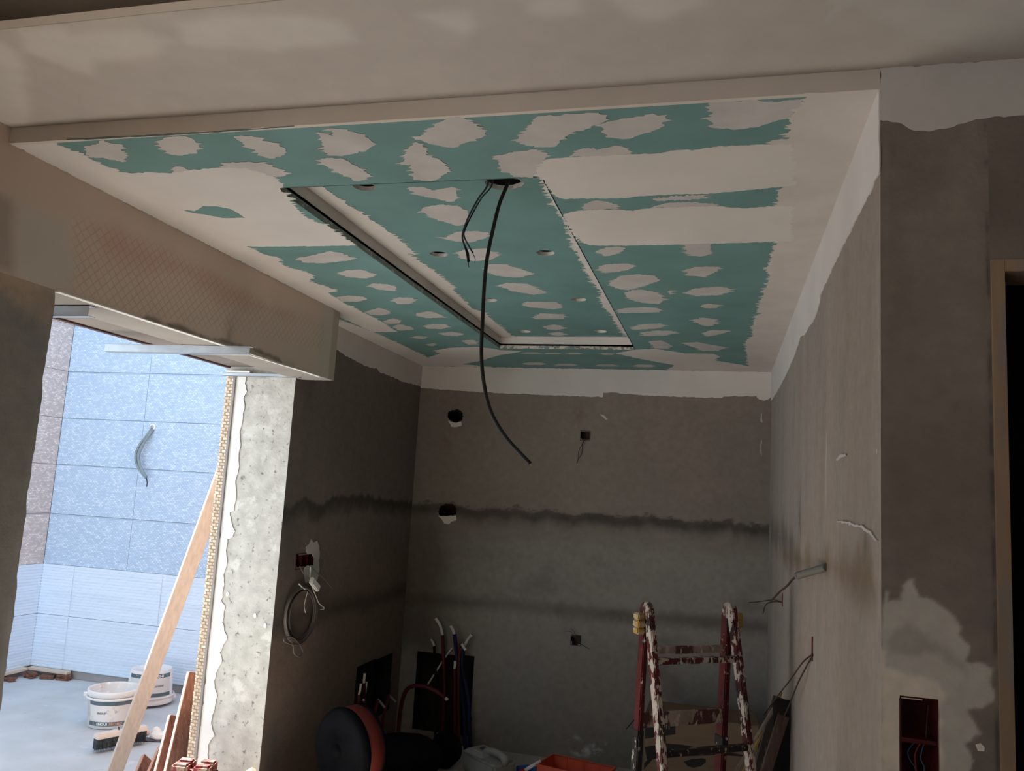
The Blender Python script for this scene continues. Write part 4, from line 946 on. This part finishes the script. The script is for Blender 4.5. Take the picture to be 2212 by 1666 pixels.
# metal channels under the lintel ---------------------------------------------------------------
def channel(x0, x1, Y, z0, z1, depth, label, yaw=0):
    t = empty('metal_channel', ((x0+x1)/2, Y, z0), label, 'metal channel', None, (0, 0, yaw)); L = (x1-x0)/2; h = z1-z0; th = .0012
    local_child(MB().box((-L, 0, 0), (L, th, h)).build('web', M_galv, None), t)
    local_child(MB().box((-L, 0, 0), (L, depth, th)).build('flange', M_galv, None), t)
    local_child(MB().box((-L, 0, h-th), (L, depth, h)).build('flange', M_galv, None), t)
    return t
channel(-2.20, -1.885, 2.055, 2.066, 2.0985, .03, 'short galvanised channel under the beam beside the near wall')
channel(-2.37, -1.735, 2.70, 2.066, 2.0975, .03, 'long galvanised channel crossing the middle of the opening', R(1.5))
channel(-2.39, -1.975, 3.52, 2.098, 2.114, .025, 'thin galvanised channel resting on top of the concrete reveal')
for (xa, xb, pl_) in ((-2.37, -2.24, 'outer'), (-2.06, -1.99, 'inner')):
    tagit(MB().box((xa, 3.515, 2.115), (xb, 3.545, 2.124)).build('packing_strip', M_whiteplaster, bevel=.001), 'white packing strip at the '+pl_+' end of the thin channel', 'strip', 'packing strips above the reveal')
cb0 = onz((518, 761), 2.096); cb1 = onz((632, 795), 2.096)
tagit(MB().bar(cb0, cb1, .012, .004).build('corner_bead', M_whiteplaster), 'thin white corner bead along the underside of the boxed beam', 'bead')

# ================================================================= CABLES IN THE KITCHEN
yh = float(onz((1097, 394), ZT)[1])
_h = onz((1099, 391), ZT); pts = [(_h[0], yh, 2.60)]+ypath([(1097, 393), (1079, 440), (1064, 500), (1052, 560), (1046, 620), (1042, 700), (1040, 770), (1046, 832), (1061, 890), (1094, 946), (1146, 1002)], yh)
hc = empty('hanging_cable', (_h[0], yh, ZT), 'thick black cable dangling from the ceiling tray in front of the back wall', 'cable')
MB().tube(catmull(pts, 7), .0056, 10).build('sheath', M_blackcable, hc)
MB().tube([ony((1144, 1000.5), yh), ony((1150, 1005.5), yh)], .0022, 6).build('wire_core', mat('copper_core', (.30, .22, .16), .5, .1, 20), hc)
tw = empty('thin_cable', (onz((1060, 394), ZT)[0], yh, ZT), 'thin grey twin cable with taped end dangling from the ceiling tray', 'cable')
MB().tube(catmull([(onz((1056, 394), ZT)[0], yh-.012, 2.60)]+ypath([(1054, 396), (1034, 428), (1014, 465), (1002, 495), (999, 515), (1006, 538)], yh-.012), 6), .0028, 7).build('wire', M_greycable, tw)
MB().tube(catmull([(onz((1066, 394), ZT)[0], yh-.005, 2.60)]+ypath([(1064, 396), (1040, 428), (1019, 465), (1004, 497), (1003, 512), (1013, 532), (1022, 547)], yh-.005), 6), .0024, 7).build('wire', M_greycable, tw)
MB().tube(ypath([(1005, 534), (1010, 548), (1012, 566)], yh-.012), [.0032, .0048, .004], 8).build('tape', M_tape, tw)
MB().tube(ypath([(1012, 566), (1012.5, 578)], yh-.012), .001, 5).tube(ypath([(1021, 546), (1027, 560), (1026, 569)], yh-.005), .001, 5).build('bare_end', M_tape, tw)

# wall boxes -----------------------------------------------------------------------------
def wall_box(name, O, U, V, N, w, h, depth, label, cells, cellaxis, m=M_redbox, proud=.002):
    """open moulded box set into the wall: floor, four sides, dividers"""
    O = np.array(O, float); t = empty(name, tuple(O), label, 'wall box'); th = .0025
    def pl(u0, u1, v0, v1, d0, d1):
        mb = MB(); P = [O+U*u+V*v+N*(-d) for d in (d0, d1) for (u, v) in ((u0, v0), (u1, v0), (u1, v1), (u0, v1))]
        return mb.add(P, [(0, 1, 2, 3), (4, 7, 6, 5), (0, 4, 5, 1), (1, 5, 6, 2), (2, 6, 7, 3), (3, 7, 4, 0)])
    pl(0, w, 0, h, depth, depth+th).build('back', m, t)
    for a in ((0, th, 0, h), (w-th, w, 0, h), (0, w, 0, th), (0, w, h-th, h)): pl(*a, -proud, depth).build('side', m, t)
    for k in range(1, cells):
        f = k/cells
        (pl(w*f-th, w*f+th, 0, h, .002, depth) if cellaxis == 'u' else pl(0, w, h*f-th*1.4, h*f+th*1.4, -.0005, depth)).build('divider', m, t)
    return t
# pillar double box with wires
fu0, fu1 = fbox[0][0], fbox[1][0]
dbx = wall_box('double_wall_box', (XR+fu0+.001, YF, .9+.378-.146), ex, ez, -ey, fu1-fu0-.001, .151, .045, 'dark red double electrical box sunk into the pillar', 2, 'v')
def wires(name, label, sets, cat='wire', group=None):
    t = None
    for i, (pts3, r_, m_) in enumerate(sets):
        if t is None: t = empty(name, tuple(pts3[0]), label, cat, group)
        MB().tube(catmull(pts3, 6), r_, 6).build('wire', m_, t)
    return t
M_wblue = mat('blue_wire', (.05, .12, .26), .5, .1, 20); M_wred = mat('red_wire', (.30, .02, .02), .5, .1, 20); M_wbrown = mat('brown_wire', (.05, .025, .02), .5, .1, 20)
M_wgrey = mat('grey_wire', (.17, .15, .14), .5, .15, 30); M_wwhite = mat('white_wire', (.70, .69, .68), .5, .05, 20)
yy = YF+.02
wires('box_wires', 'blue and red wires looping inside the double wall box', [
    (ypath(px('h', [(1420, 1440), (1340, 1470), (1295, 1530), (1310, 1590), (1345, 1640), (1350, 1700)]), yy), .0011, M_wblue),
    (ypath(px('h', [(1425, 1435), (1370, 1490), (1345, 1560), (1350, 1620), (1355, 1700)]), yy), .0012, M_wred),
    (ypath(px('h', [(1430, 1440), (1400, 1500), (1385, 1580), (1410, 1640), (1400, 1700)]), yy), .0010, M_wblue),
    (ypath(px('h', [(1440, 1210), (1430, 1300), (1425, 1380), (1420, 1440)]), yy), .0011, M_wbrown)])
# back wall boxes
def hang(pts, Y): return [ony(p, Y) for p in pts]
def bbox(sw, label):
    us = [p[0] for p in sw]; vs = [p[1] for p in sw]
    return wall_box('wall_box', (XL+min(us)-.003, YB, min(vs)-.003), ex, ez, -ey, max(us)-min(us)+.006, max(vs)-min(vs)+.006, .045, label, 1, 'u', mat('dark_red_box', (.035, .012, .012), .6, .3, 30), .004)
bbox(sw1, 'small dark square box high on the back wall')
bbox(sw2, 'small black square box low on the back wall')
wires('box_wires', 'thin wires drooping from the high box on the back wall', [(hang([(1264, 946), (1256, 962), (1250, 975), (1249, 990), (1246, 1001)], YB-.03), .0022, M_wbrown), (hang([(1264, 948), (1258, 960), (1258, 975), (1254, 985), (1248, 993)], YB-.02), .002, M_wbrown)])
wires('box_wires', 'thin wires sprouting from the low black box on the back wall', [(hang([(1242, 1378), (1238, 1370), (1230, 1364), (1218, 1366)], YB-.03), .002, M_wgrey), (hang([(1243, 1376), (1239, 1364), (1232, 1358)], YB-.03), .002, M_wgrey), (hang([(1250, 1388), (1262, 1396), (1274, 1402)], YB-.03), .002, M_wbrown)])
# left wall box, cable coil, clip
us = [p[0] for p in swl]; vs = [p[1] for p in swl]
wall_box('triple_wall_box', (XL, 3.56+min(us)-.004, min(vs)-.004), ey, ez, ex, max(us)-min(us)+.008, max(vs)-min(vs)+.008, .045, 'dark red multi-gang box above the cable coil on the left wall', 3, 'u')
xl = XL+.03
def lx(pts, X=xl): return [onx(p, X) for p in px('n', pts)]
coil = empty('cable_coil', tuple(onx((650, 1255), XL)), 'coil of grey cable hanging from the box on the left wall', 'cable coil')
M_coil = mat('grey_cable', (.14, .12, .11), .55, .12, 30)
cen = np.array((345, 1080.)); rs = np.random.RandomState(5)
for k in range(5):
    rx, ry, ox = 200-13*k+rs.uniform(-8, 8), 365-16*k+rs.uniform(-10, 10), rs.uniform(-8, 8)
    pts = []
    for a in np.linspace(0, 2*math.pi, 40):
        x, y = rx*math.cos(a), ry*math.sin(a); th = R(9); pts.append((cen[0]+ox+x*math.cos(th)-y*math.sin(th), cen[1]+x*math.sin(th)+y*math.cos(th)))
    P = lx(pts, XL+.012+.008*(k % 3)); MB().tube(P, .0042, 7, caps=False).build('loop', M_coil, coil)
MB().tube(catmull(lx([(320, 1460), (240, 1450), (150, 1420), (135, 1385), (190, 1355), (250, 1370), (300, 1420), (345, 1480), (370, 1540), (340, 1600), (290, 1590), (255, 1540), (250, 1470), (215, 1390)], XL+.04), 5), .0038, 7).build('tie', M_coil, coil)
MB().tube(catmull(lx([(400, 770), (360, 740), (320, 700)], XL+.03), 5), .003, 6).tube(catmull(lx([(430, 790), (400, 900), (385, 980), (400, 1055)], XL+.03), 5), .0025, 6).build('loose_end', M_wwhite, coil)
wires('box_wires', 'wires trailing down from the red box on the left wall', [(lx([(465, 480), (462, 560), (458, 640), (480, 730), (530, 850), (570, 940), (635, 1000), (585, 1022)]), .0024, M_wwhite), (lx([(455, 475), (530, 545), (605, 610), (680, 690), (735, 760)]), .0022, M_wgrey), (lx([(330, 480), (380, 570), (440, 625), (465, 650)]), .002, M_wgrey)])
cl = lx([(470, 650), (520, 730), (600, 790)], XL+.05)
tagit(MB().bar(cl[0], (np.array(cl[1])+cl[2])/2, .034, .02, (1, 0, 0)).build('white_trunking', M_wwhite, bevel=.004, seg=2), 'short piece of white plastic trunking hanging below the red box', 'trunking')

# right wall conduit and wires ------------------------------------------------------------
def rx_(pts, X): return [onx(p, X) for p in pts]
cs = onx((1785, 1226), XR)
cd = empty('conduit_stub', tuple(cs), 'corrugated grey conduit stub poking out of the right wall with a wire', 'conduit')
ce = np.array(cs)+np.array([-.085, .16, -.005])
# end of stub: matches the photographed direction
d = ray((1722, 1244)); tpar = (cs[1]+.20)/d[1]; ce = np.array([0, 0, EYE])+d*tpar
N_ = 46; P = [np.array(cs)*(1-i/N_)+ce*(i/N_) for i in range(N_+1)]
MB().tube(P, [.0115 if i % 2 else .0095 for i in range(N_+1)], 12).build('conduit', mat('grey_conduit_plastic', (.17, .17, .15), .55, .1, 20), cd)
def ray_at(p, Y): d = ray(p); return np.array([0, 0, EYE])+d*(Y/d[1])
MB().tube(catmull([ray_at((1722, 1244), ce[1]-.02), ray_at((1712, 1252), ce[1]+.05), ray_at((1700, 1266), ce[1]+.15), ray_at((1685, 1278), ce[1]+.3), ray_at((1668, 1296), ce[1]+.45)], 6), .0035, 7).build('wire', M_wbrown, cd)
def slot_wires(name, label, p0, sets, sz):
    o = onx(p0, XR); t = empty(name, tuple(o), label, 'wire')
    MB().box((XR-.0035, o[1]-.009, o[2]-sz), (XR+.0, o[1]+.009, o[2]+sz)).build('slot', mat('red_slot', (.12, .015, .012), .7, .3, 40), t)
    for pts in sets:
        r_ = .0026; P = [onx(pts[0], XR-.002)]+[ray_at(p, o[1]+dy) for p, dy in pts[1:]]
        MB().tube(catmull(P, 6), r_, 6).build('wire', M_wbrown, t)
slot_wires('slot_wires', 'thin wires leaving a narrow slot in the right wall near the back corner', (1691, 1296), [[(1690, 1302), ((1672, 1296), .1), ((1640, 1300), .3), ((1618, 1302), .45)], [(1690, 1302), ((1672, 1300), .1), ((1655, 1306), .2), ((1648, 1326), .25)]], .03)
slot_wires('slot_wires', 'brown wires hanging from a red slot low on the right wall', (1756, 1402), [[(1756, 1414), ((1735, 1430), .1), ((1705, 1472), .3), ((1675, 1510), .5), ((1650, 1545), .7)], [(1756, 1416), ((1742, 1440), .1), ((1722, 1480), .2), ((1706, 1520), .4), ((1688, 1560), .6)]], .036)

# ================================================================= HEATING PIPES
M_pr = mat('red_conduit', (.085, .006, .007), .5, .2, 30); M_pb = mat('blue_conduit', (.010, .014, .075), .5, .2, 30); M_pw = mat('white_pipe', (.66, .62, .58), .5, .1, 60)
M_bore = mat('pipe_bore', (.01, .01, .01), .9, .1, 10)
def pipe(sleeve, end, m_, label, group, plane, r0=.011, r1=.009):
    f = (lambda p: ony(p, plane[1])) if plane[0] == 'y' else (lambda p: onx(p, plane[1]))
    base = f(sleeve[0]) if sleeve else f(end[0])
    t = empty('heating_pipe', tuple(base), label, 'pipe', group)
    if sleeve: MB().tube(catmull([f(p) for p in sleeve], 5), r0, 9).build('sleeve', m_, t)
    E_ = catmull([f(p) for p in end], 5); MB().tube(E_, r1, 9).build('pipe_end', M_pw, t)
    d_ = Vector(E_[-1])-Vector(E_[-2]); MB().tube([Vector(E_[-1])-d_.normalized()*.002, Vector(E_[-1])+d_.normalized()*.0012], r1*.62, 8).build('bore', M_bore, t)
gb = 'heating pipes in the back niche'
fl = lambda x: (x, 1652)
pipe([(952, 1652), (960, 1500), (958, 1420), (956, 1372)], [(956, 1374), (951, 1352), (941, 1336)], M_pr, 'tall red sleeved pipe with long white end in the back niche', gb, ('y', 5.20))
pipe([(1008, 1655), (1000, 1530), (990, 1450), (982, 1370)], [(982, 1372), (978, 1360), (973, 1352)], M_pb, 'blue sleeved pipe with short white end in the back niche', gb, ('y', 5.17), .013)
pipe([(1016, 1655), (1012, 1520), (998, 1440), (1003, 1396)], [(1004, 1396), (1010, 1382), (1019, 1371)], M_pb, 'blue sleeved pipe bending right in the back niche', gb, ('y', 5.19), .012)
pipe([(984, 1650), (983, 1540), (982, 1444)], [(982, 1445), (983, 1436), (983, 1428)], M_pr, 'short red sleeved pipe with upright white end in the back niche', gb, ('y', 5.14))
pipe([(938, 1645), (942, 1500), (938, 1396)], [(938, 1396), (935, 1388), (931, 1381)], M_bore, 'thin dark sleeved pipe at the edge of the back niche', gb, ('y', 5.21), .009, .007)
pipe([(992, 1650), (990, 1470), (994, 1390)], [(997, 1391), (1002, 1399), (1006, 1405)], M_pr, 'red sleeved pipe with bright white tip turned to the room', gb, ('y', 5.12), .009)
pipe([], [(977, 1400), (960, 1422), (945, 1446), (924, 1479)], M_pb, 'bare grey pipe slanting across the back niche', gb, ('y', 5.22), .009, .006)
pipe([(858, 1690), (862, 1560), (876, 1494), (905, 1482), (935, 1490), (962, 1508)], [(962, 1508), (965, 1511), (966, 1513)], M_pr, 'bright red pipe arching out of the corner towards the room', gb, ('y', 4.95), .013, .010)
gl = 'heating pipes in the left niche'
for sl, en in (([(794, 1720), (788, 1560), (786, 1476)], [(786, 1476), (787, 1465), (788, 1455)]), ([(776, 1640), (775, 1560), (775, 1500)], [(775, 1502), (778, 1490), (780, 1477)]), ([(784, 1640), (784, 1570), (785, 1515)], [(785, 1515), (789, 1495), (792, 1473)]),
               ([(800, 1640), (806, 1560), (816, 1512)], [(817, 1512), (824, 1520), (830, 1528)]), ([(822, 1640), (828, 1550), (840, 1502)], [(841, 1503), (848, 1510), (854, 1516)])):
    pipe(sl, en, M_pr, 'red sleeved pipe with bent-over white end before the left niche' if en[0][0] > 800 else 'red sleeved pipe with upright white end before the left niche', gl, ('x', XL+.10), .010, .007)

# ================================================================= FLOOR CLUTTER
# drum lying on its side
M_drumr = mat('orange_red_drum', (.12, .016, .011), .5, .1, 8); M_drumk = mat('black_rubber', (.004, .004, .005), .8, .3, 15, spec=.05, col2=[((.20, .22, .24), .80, 50)])
ax = Vector((.45, .89, .04)).normalized(); rD = .18
dc = onx((706, 1530), -1.76)
_d = ony((742, 1605), 3.62); dloc = Vector((_d[0], 3.62, .217+rD+.008))
tagit(MB().box((_d[0]-.20, 3.45, 0), (_d[0]+.26, 3.90, .218)).build('timber_block', M_roughwood, bevel=.006), 'rough timber block carrying the orange red drum', 'timber')
Md = Matrix.Translation(dloc) @ ax.to_track_quat('Z', 'Y').to_matrix().to_4x4()
dr = empty('cable_drum', (dloc.x, dloc.y, 0), 'orange red drum with black face lying on its side below the left niche', 'drum')
MB().lathe([(0, .002), (rD-.02, .002), (rD, .012), (rD, .09), (rD-.012, .10), (0, .10)], 48, Md).build('barrel', M_drumr, dr)
MB().lathe([(0, -.03), (rD*.25, -.035), (rD*.3, -.02), (rD*.8, -.018), (rD*.9, -.03), (rD*.99, -.02), (rD+.006, 0), (rD+.004, .014), (rD-.01, .014)], 48, Md).build('face', M_drumk, dr)
MB().lathe([(rD*.99, .09), (rD+.003, .093), (rD+.003, .105), (0, .11)], 48, Md).build('back_face', M_drumk, dr)
MB().lathe([(0, -.05), (.03, -.05), (.035, -.02)], 20, Md).build('hub', M_drumk, dr)
# made-up black sacks, added to darken the corner floor
M_darksack = mat('added_sack_black', (.004, .004, .0045), .75, .3, 14, .6, 22, spec=.08)
for k, (cx, cy, rx, ry, rz, lb) in enumerate(((-1.66, 4.50, .20, .17, .13, 'made-up black sack darkening the floor behind the drum'), (-1.53, 4.83, .09, .12, .10, 'small made-up black sack darkening the floor before the back niche'))):
    blob('added_dark_sack', Matrix.Translation((cx, cy, rz*.93)) @ Matrix.Diagonal((rx, ry, rz, 1)), M_darksack, None, 31+k, 4, .16)
    tagit(bpy.data.objects['added_dark_sack' if k == 0 else 'added_dark_sack.001'], lb, 'sack')
# jerrycan
M_jerry = mat('grey_white_plastic', (.34, .34, .31), .5, .12, 14, .05, 50)
jl = onz((1040, 1650), .12)
jy = 4.78; jc = ony((1056, 1650), jy)
jr = empty('jerrycan', (jc[0], jy, 0), 'grey white plastic jerrycan on the floor near the back wall', 'jerrycan', None, (0, 0, R(-35)))
jh = ony((1042, 1620), jy)[2]
local_child(MB().box((-.15, -.085, 0), (.15, .085, jh*.82)).build('body', M_jerry, None, bevel=.018, seg=3), jr)
local_child(MB().add([(-.15, -.08, jh*.8), (.03, -.08, jh*.8), (.03, .08, jh*.8), (-.15, .08, jh*.8), (-.125, -.06, jh*.97), (-.01, -.055, jh*.97), (-.01, .055, jh*.97), (-.125, .06, jh*.97)], [(4, 5, 6, 7), (0, 1, 5, 4), (1, 2, 6, 5), (2, 3, 7, 6), (3, 0, 4, 7)]).build('shoulder', M_jerry, None, bevel=.008, seg=2), jr)
local_child(MB().tube(catmull([(-.03, 0, jh*.9), (.04, 0, jh*1.02), (.115, 0, jh*.98), (.14, 0, jh*.86), (.135, 0, jh*.74)], 6), .022, 10).build('handle', M_jerry, None), jr)
local_child(MB().lathe([(.0, jh*.97), (.022, jh*.97), (.022, jh*1.02), (0, jh*1.02)], 16, Matrix.Translation((-.055, 0, 0))).build('cap', mat('dark_cap', (.06, .06, .09), .5, .2, 20), None), jr)
# orange crate
M_crate = mat('orange_red_plastic', (.62, .105, .055), .5, .08, 12, .03, 60)
ca = onz((1163, 1642), .15); cb = onz((1195, 1629), .15); ccr = onz((1330, 1658), .15)
u_ = Vector((ccr-cb)); u_.z = 0; Lc = u_.length; u_.normalize(); v_ = Vector((-u_.y, u_.x, 0)); Wc = .22
yaw = math.atan2(u_.y, u_.x); ctr = Vector(cb)+u_*Lc/2-v_*Wc/2
cr = empty('parts_crate', (ctr.x, ctr.y, 0), 'orange red plastic crate with ribbed sides on the kitchen floor', 'crate', None, (0, 0, yaw)); hx, hy, hc_ = Lc/2, Wc/2, .15
local_child(MB().box((-hx, -hy, 0), (hx, hy, .004)).build('bottom', M_crate, None), cr)
for a, b in (((-hx, -hy, 0), (hx, -hy+.004, hc_)), ((-hx, hy-.004, 0), (hx, hy, hc_)), ((-hx, -hy, 0), (-hx+.004, hy, hc_)), ((hx-.004, -hy, 0), (hx, hy, hc_))): local_child(MB().box(a, b).build('side_panel', M_crate, None), cr)
for sx in np.linspace(-hx, hx, 5)[1:-1]:
    for dx in (-.005, .005):
        for y0 in (-hy-.003, hy-.007): local_child(MB().box((sx+dx-.0015, y0, .004), (sx+dx+.0015, y0+.01, hc_)).build('rib', M_crate, None), cr)
for y0, y1 in ((-hy-.005, -hy+.004), (hy-.004, hy+.005)): local_child(MB().box((-hx-.005, y0, hc_-.006), (hx+.005, y1, hc_+.001)).build('rim', M_crate, None), cr)
for x0, x1 in ((-hx-.005, -hx+.004), (hx-.004, hx+.005)): local_child(MB().box((x0, -hy, hc_-.006), (x1, hy, hc_+.001)).build('rim', M_crate, None), cr)
# pipe offcut and blue / red scraps in front of the crate
o0 = onz((1128, 1668), .10); o1 = onz((1168, 1644), .165)
of = empty('pipe_offcut', tuple((o0[0], o0[1], 0)), 'white pipe offcut in a red sleeve propped against the orange crate', 'pipe')
gv = Vector(o0)-(Vector(o1)-Vector(o0))*1.55
gv.z = .012
MB().tube([Vector(o0)+(Vector(o1)-Vector(o0))*.12, o1], .0095, 10).build('pipe_end', M_wwhite, of)
MB().tube([gv, Vector(o0)+(Vector(o1)-Vector(o0))*.15], .014, 10).build('sleeve', mat('red_sleeve', (.45, .02, .03), .5, .1, 20), of)
s0 = onz((1118, 1662), .02); s1 = onz((1160, 1664), .02)
tagit(MB().tube(catmull([s0, (np.array(s0)+s1)/2+np.array([0, .03, 0]), s1], 5), .018, 10).build('blue_pipe_offcut', mat('bright_blue_sleeve', (.03, .12, .42), .5, .1, 20)), 'short bright blue pipe offcut lying beside the orange crate', 'pipe')
# cardboard box
M_card = mat('brown_cardboard', (.19, .125, .08), .85, .08, 6, .05, 60, stretch=(1, 1, 8)); M_cprint = mat('black_card_print', (.022, .02, .018), .8, .1, 10); M_ctext = mat('light_card_print', (.20, .16, .12), .8, .1, 10)
ky = 4.70; kA = ony((1393, 1562), ky); kB = ony((1640, 1580), ky); kz = ony((1500, 1552), ky)[2]
kb = empty('cardboard_box', ((kA[0]+kB[0])/2, ky+.15, 0), 'brown cardboard box with black curved print standing behind the ladder', 'box', None)
kw = (kB[0]-kA[0])/2
kw2 = ony((1612, 1570), ky)[0]
local_child(MB().box((-kw, -.15, 0), (kw, .15, kz)).build('carton', M_card, None, bevel=.004), kb)
def kp(key, pts):
    c = (kA[0]+kB[0])/2; return [(p[0]-c, p[2]) for p in [ony(q, ky) for q in px(key, pts)]]
CR['q'] = (1330, 1480, .180832)
def kprint(pts, m_, t=.0012, name='print'):
    pts = [(max(-kw+.003, min(kw-.003, u)), min(kz-.004, v)) for u, v in kp('q', pts)]
    return local_child(MB().prism(pts, (0, -.15, 0), ex, ez, -ey, t).build(name, m_, None), kb)
kprint([(330, 400), (715, 445), (712, 590), (500, 620), (330, 640)], M_cprint)
kprint([(330, 740), (600, 700), (800, 715), (1210, 790), (980, 770), (700, 790), (480, 850), (380, 920)], M_cprint, .0014)
kprint([(300, 930), (420, 860), (700, 815), (1000, 790), (1250, 790), (1600, 850), (1600, 862), (1250, 835), (900, 850), (600, 850), (440, 890), (320, 1010)], M_cprint, .0010)
kprint([(815, 915), (900, 885), (1030, 875), (1078, 885), (1075, 925), (1020, 970), (930, 990), (860, 970)], M_cprint, .0011)
me = text_mesh('ETI', .034, .001); o = link('lettering', me, M_ctext); local_child(o, kb)
tx0 = kp('q', [(545, 515)])[0]; o.location = (tx0[0], -.1516, tx0[1]); o.rotation_euler = (R(90), 0, 0)
# leaning profiles / boards at the right wall
M_prof = mat('dark_profile', (.06, .045, .04), .5, .3, 12, .05, 60, stretch=(8, 8, 1), col2=[((.20, .15, .12), .62, 9)]); M_profr = mat('brown_profile', (.085, .05, .042), .55, .3, 9, stretch=(8, 8, 1), col2=[((.16, .12, .10), .64, 12)])
def leaner(name, pxb, Yb, pxt, Yt, w, h, up, m_, label, cat='board', group='profiles leaning in the right corner'):
    a = onz(pxb, 0) if Yb is None else ray_at(pxb, Yb); b = ray_at(pxt, Yt)
    # extend to the floor
    d_ = (a-b)/np.linalg.norm(a-b); k = (b[2]-.01)/max(.05, -d_[2]); a = b+d_*k
    return tagit(MB().bar(a, b, w, h, up).build(name, m_, None, bevel=.002), label, cat, group)
leaner('dark_board', (1690, 1680), 3.60, (1691, 1512), 3.56, .075, .016, (0, -1, .2), mat('black_board', (.012, .011, .010), .7, .3, 12), 'black board leaning upright in the right corner')
leaner('steel_profile', (1655, 1666), 3.53, (1693, 1545), 3.50, .042, .02, (.1, -1, .2), M_profr, 'dark brown steel profile leaning against the black board')
leaner('steel_profile', (1640, 1666), 3.66, (1682, 1506), 3.72, .045, .016, (.1, -1, .2), M_prof, 'dark grey steel profile leaning beside the black board')
leaner('wooden_strip', (1625, 1608), 3.60, (1672, 1530), 3.62, .014, .007, (.1, -1, .2), mat('grey_strip', (.34, .29, .24), .6, .2, 12), 'pale thin strip leaning between ladder and profiles', 'strip')
leaner('wooden_strip', (1662, 1550), 3.76, (1688, 1495), 3.80, .013, .006, (.1, -1, .2), mat('yellow_strip', (.36, .25, .08), .6, .2, 12), 'yellowish thin strip leaning on the steel profiles', 'strip')

# ================================================================= LADDER
la, lw_, ldf, ldr, lh = .653, .195, .28, .045, 1.20
lc = np.array([-.109, 3.389, 0]); lu = np.array([math.cos(la), math.sin(la), 0]); ln = np.array([math.sin(la), -math.cos(la), 0])
def splat(name, base, dark, thr1, thr2):
    return mat(name, base, .55, .2, 14, .15, 60, stretch=(1, 1, .55), col2=[(dark, thr1, 10), ((.50, .44, .38), thr2, 38)], soft=.03)
M_lr = splat('splattered_red_paint', (.085, .010, .012), (.035, .014, .012), .55, .515)
M_lr2 = splat('red_paint_few_splashes', (.085, .010, .010), (.03, .010, .010), .60, .63)
M_lk = splat('splattered_dark_steel', (.020, .017, .015), (.03, .02, .02), .6, .60)
M_lw = splat('cream_splashed_steel', (.34, .27, .24), (.10, .04, .035), .52, .56)
M_yel = mat('yellow_plastic', (.46, .27, .055), .5, .12, 14, .05, 60, col2=[((.42, .36, .28), .52, 40)], soft=.05)
ld = empty('step_ladder', tuple(lc), 'paint splattered red steel step ladder with yellow hinge caps', 'ladder')
def lpt(s_, n_, z, ex_=0): return lc+lu*(s_*(lw_+ex_))+ln*n_+np.array([0, 0, z])
def rail(s_, front, m_, z0=0, z1=1.0):
    f = lambda z: lpt(s_, (ldf if front else -ldr)*(1-z/lh)+(.012 if front else -.014), z)
    return f
for s_ in (-1, 1):
    f = rail(s_, True, None); MB().bar(f(0), f(lh), .024, .042, ln).build('stile', M_lr if s_ < 0 else M_lr, ld, bevel=.004, seg=2)
    g = rail(s_, False, None)
    if s_ < 0:
        st = MB().bar(g(.72), g(lh-.06), .022, .040, ln).build('stile', M_lr2, ld, bevel=.004, seg=2)
        MB().bar(g(0), g(.745), .026, .044, ln).build('stile_sleeve', M_lk, ld, bevel=.004, seg=2)
    else:
        MB().bar(g(0), g(lh-.02), .026, .046, ln).build('stile', M_lr2, ld, bevel=.004, seg=2)
        MB().bar(g(.66), g(.70), .032, .052, ln).build('collar', M_lk, ld, bevel=.003)
    # rounded hinge head
    top = Vector(lpt(s_, 0, lh-.012)); Mh = Matrix.Translation(top) @ Vector(lu).to_track_quat('Z', 'Y').to_matrix().to_4x4()
    MB().lathe([(0, -.014), (.030, -.014), (.033, -.010), (.033, .010), (.030, .014), (0, .014)], 20, Mh).build('hinge_head', M_lw, ld)
    # yellow cap, three knuckles
    cap = empty('hinge_cap', tuple(lpt(s_, 0, lh-.05, .03)), None, None); del_ = cap
    bpy.data.objects.remove(cap)
    mb = MB()
    for k, (dz, rr) in enumerate(((-.035, .020), (-.062, .023), (-.088, .020))):
        c = lpt(s_, -.012, lh+dz, .026 if s_ < 0 else .048); mb.box((-.016, -rr, -.0125), (.016, rr, .0125), Matrix.Translation(c) @ Matrix.Rotation(la, 4, 'Z'))
    mb.build('hinge_cap', M_yel, ld, bevel=.004, seg=2)
fr, fl_ = rail(1, True, None), rail(-1, True, None)
for z in (1.01, .70, .39, .10): MB().bar(fl_(z), fr(z), .030, .022, (0, 0, 1)).build('rung', M_lk if z < 1 else M_lr, ld, bevel=.003)
gr, gl_ = rail(1, False, None), rail(-1, False, None)
for z in (1.035, .775, .45): MB().bar(gl_(z), gr(z), .020, (.030 if z > 1 else .055), (0, 0, 1)).build('tread', M_lw, ld, bevel=.004)
w0 = ray_at((1378, 1546), 3.36); w1_ = ray_at((1352, 1576), 3.33)
MB().tube([w0, w1_], .0022, 6).build('bent_pin', M_tape, ld)
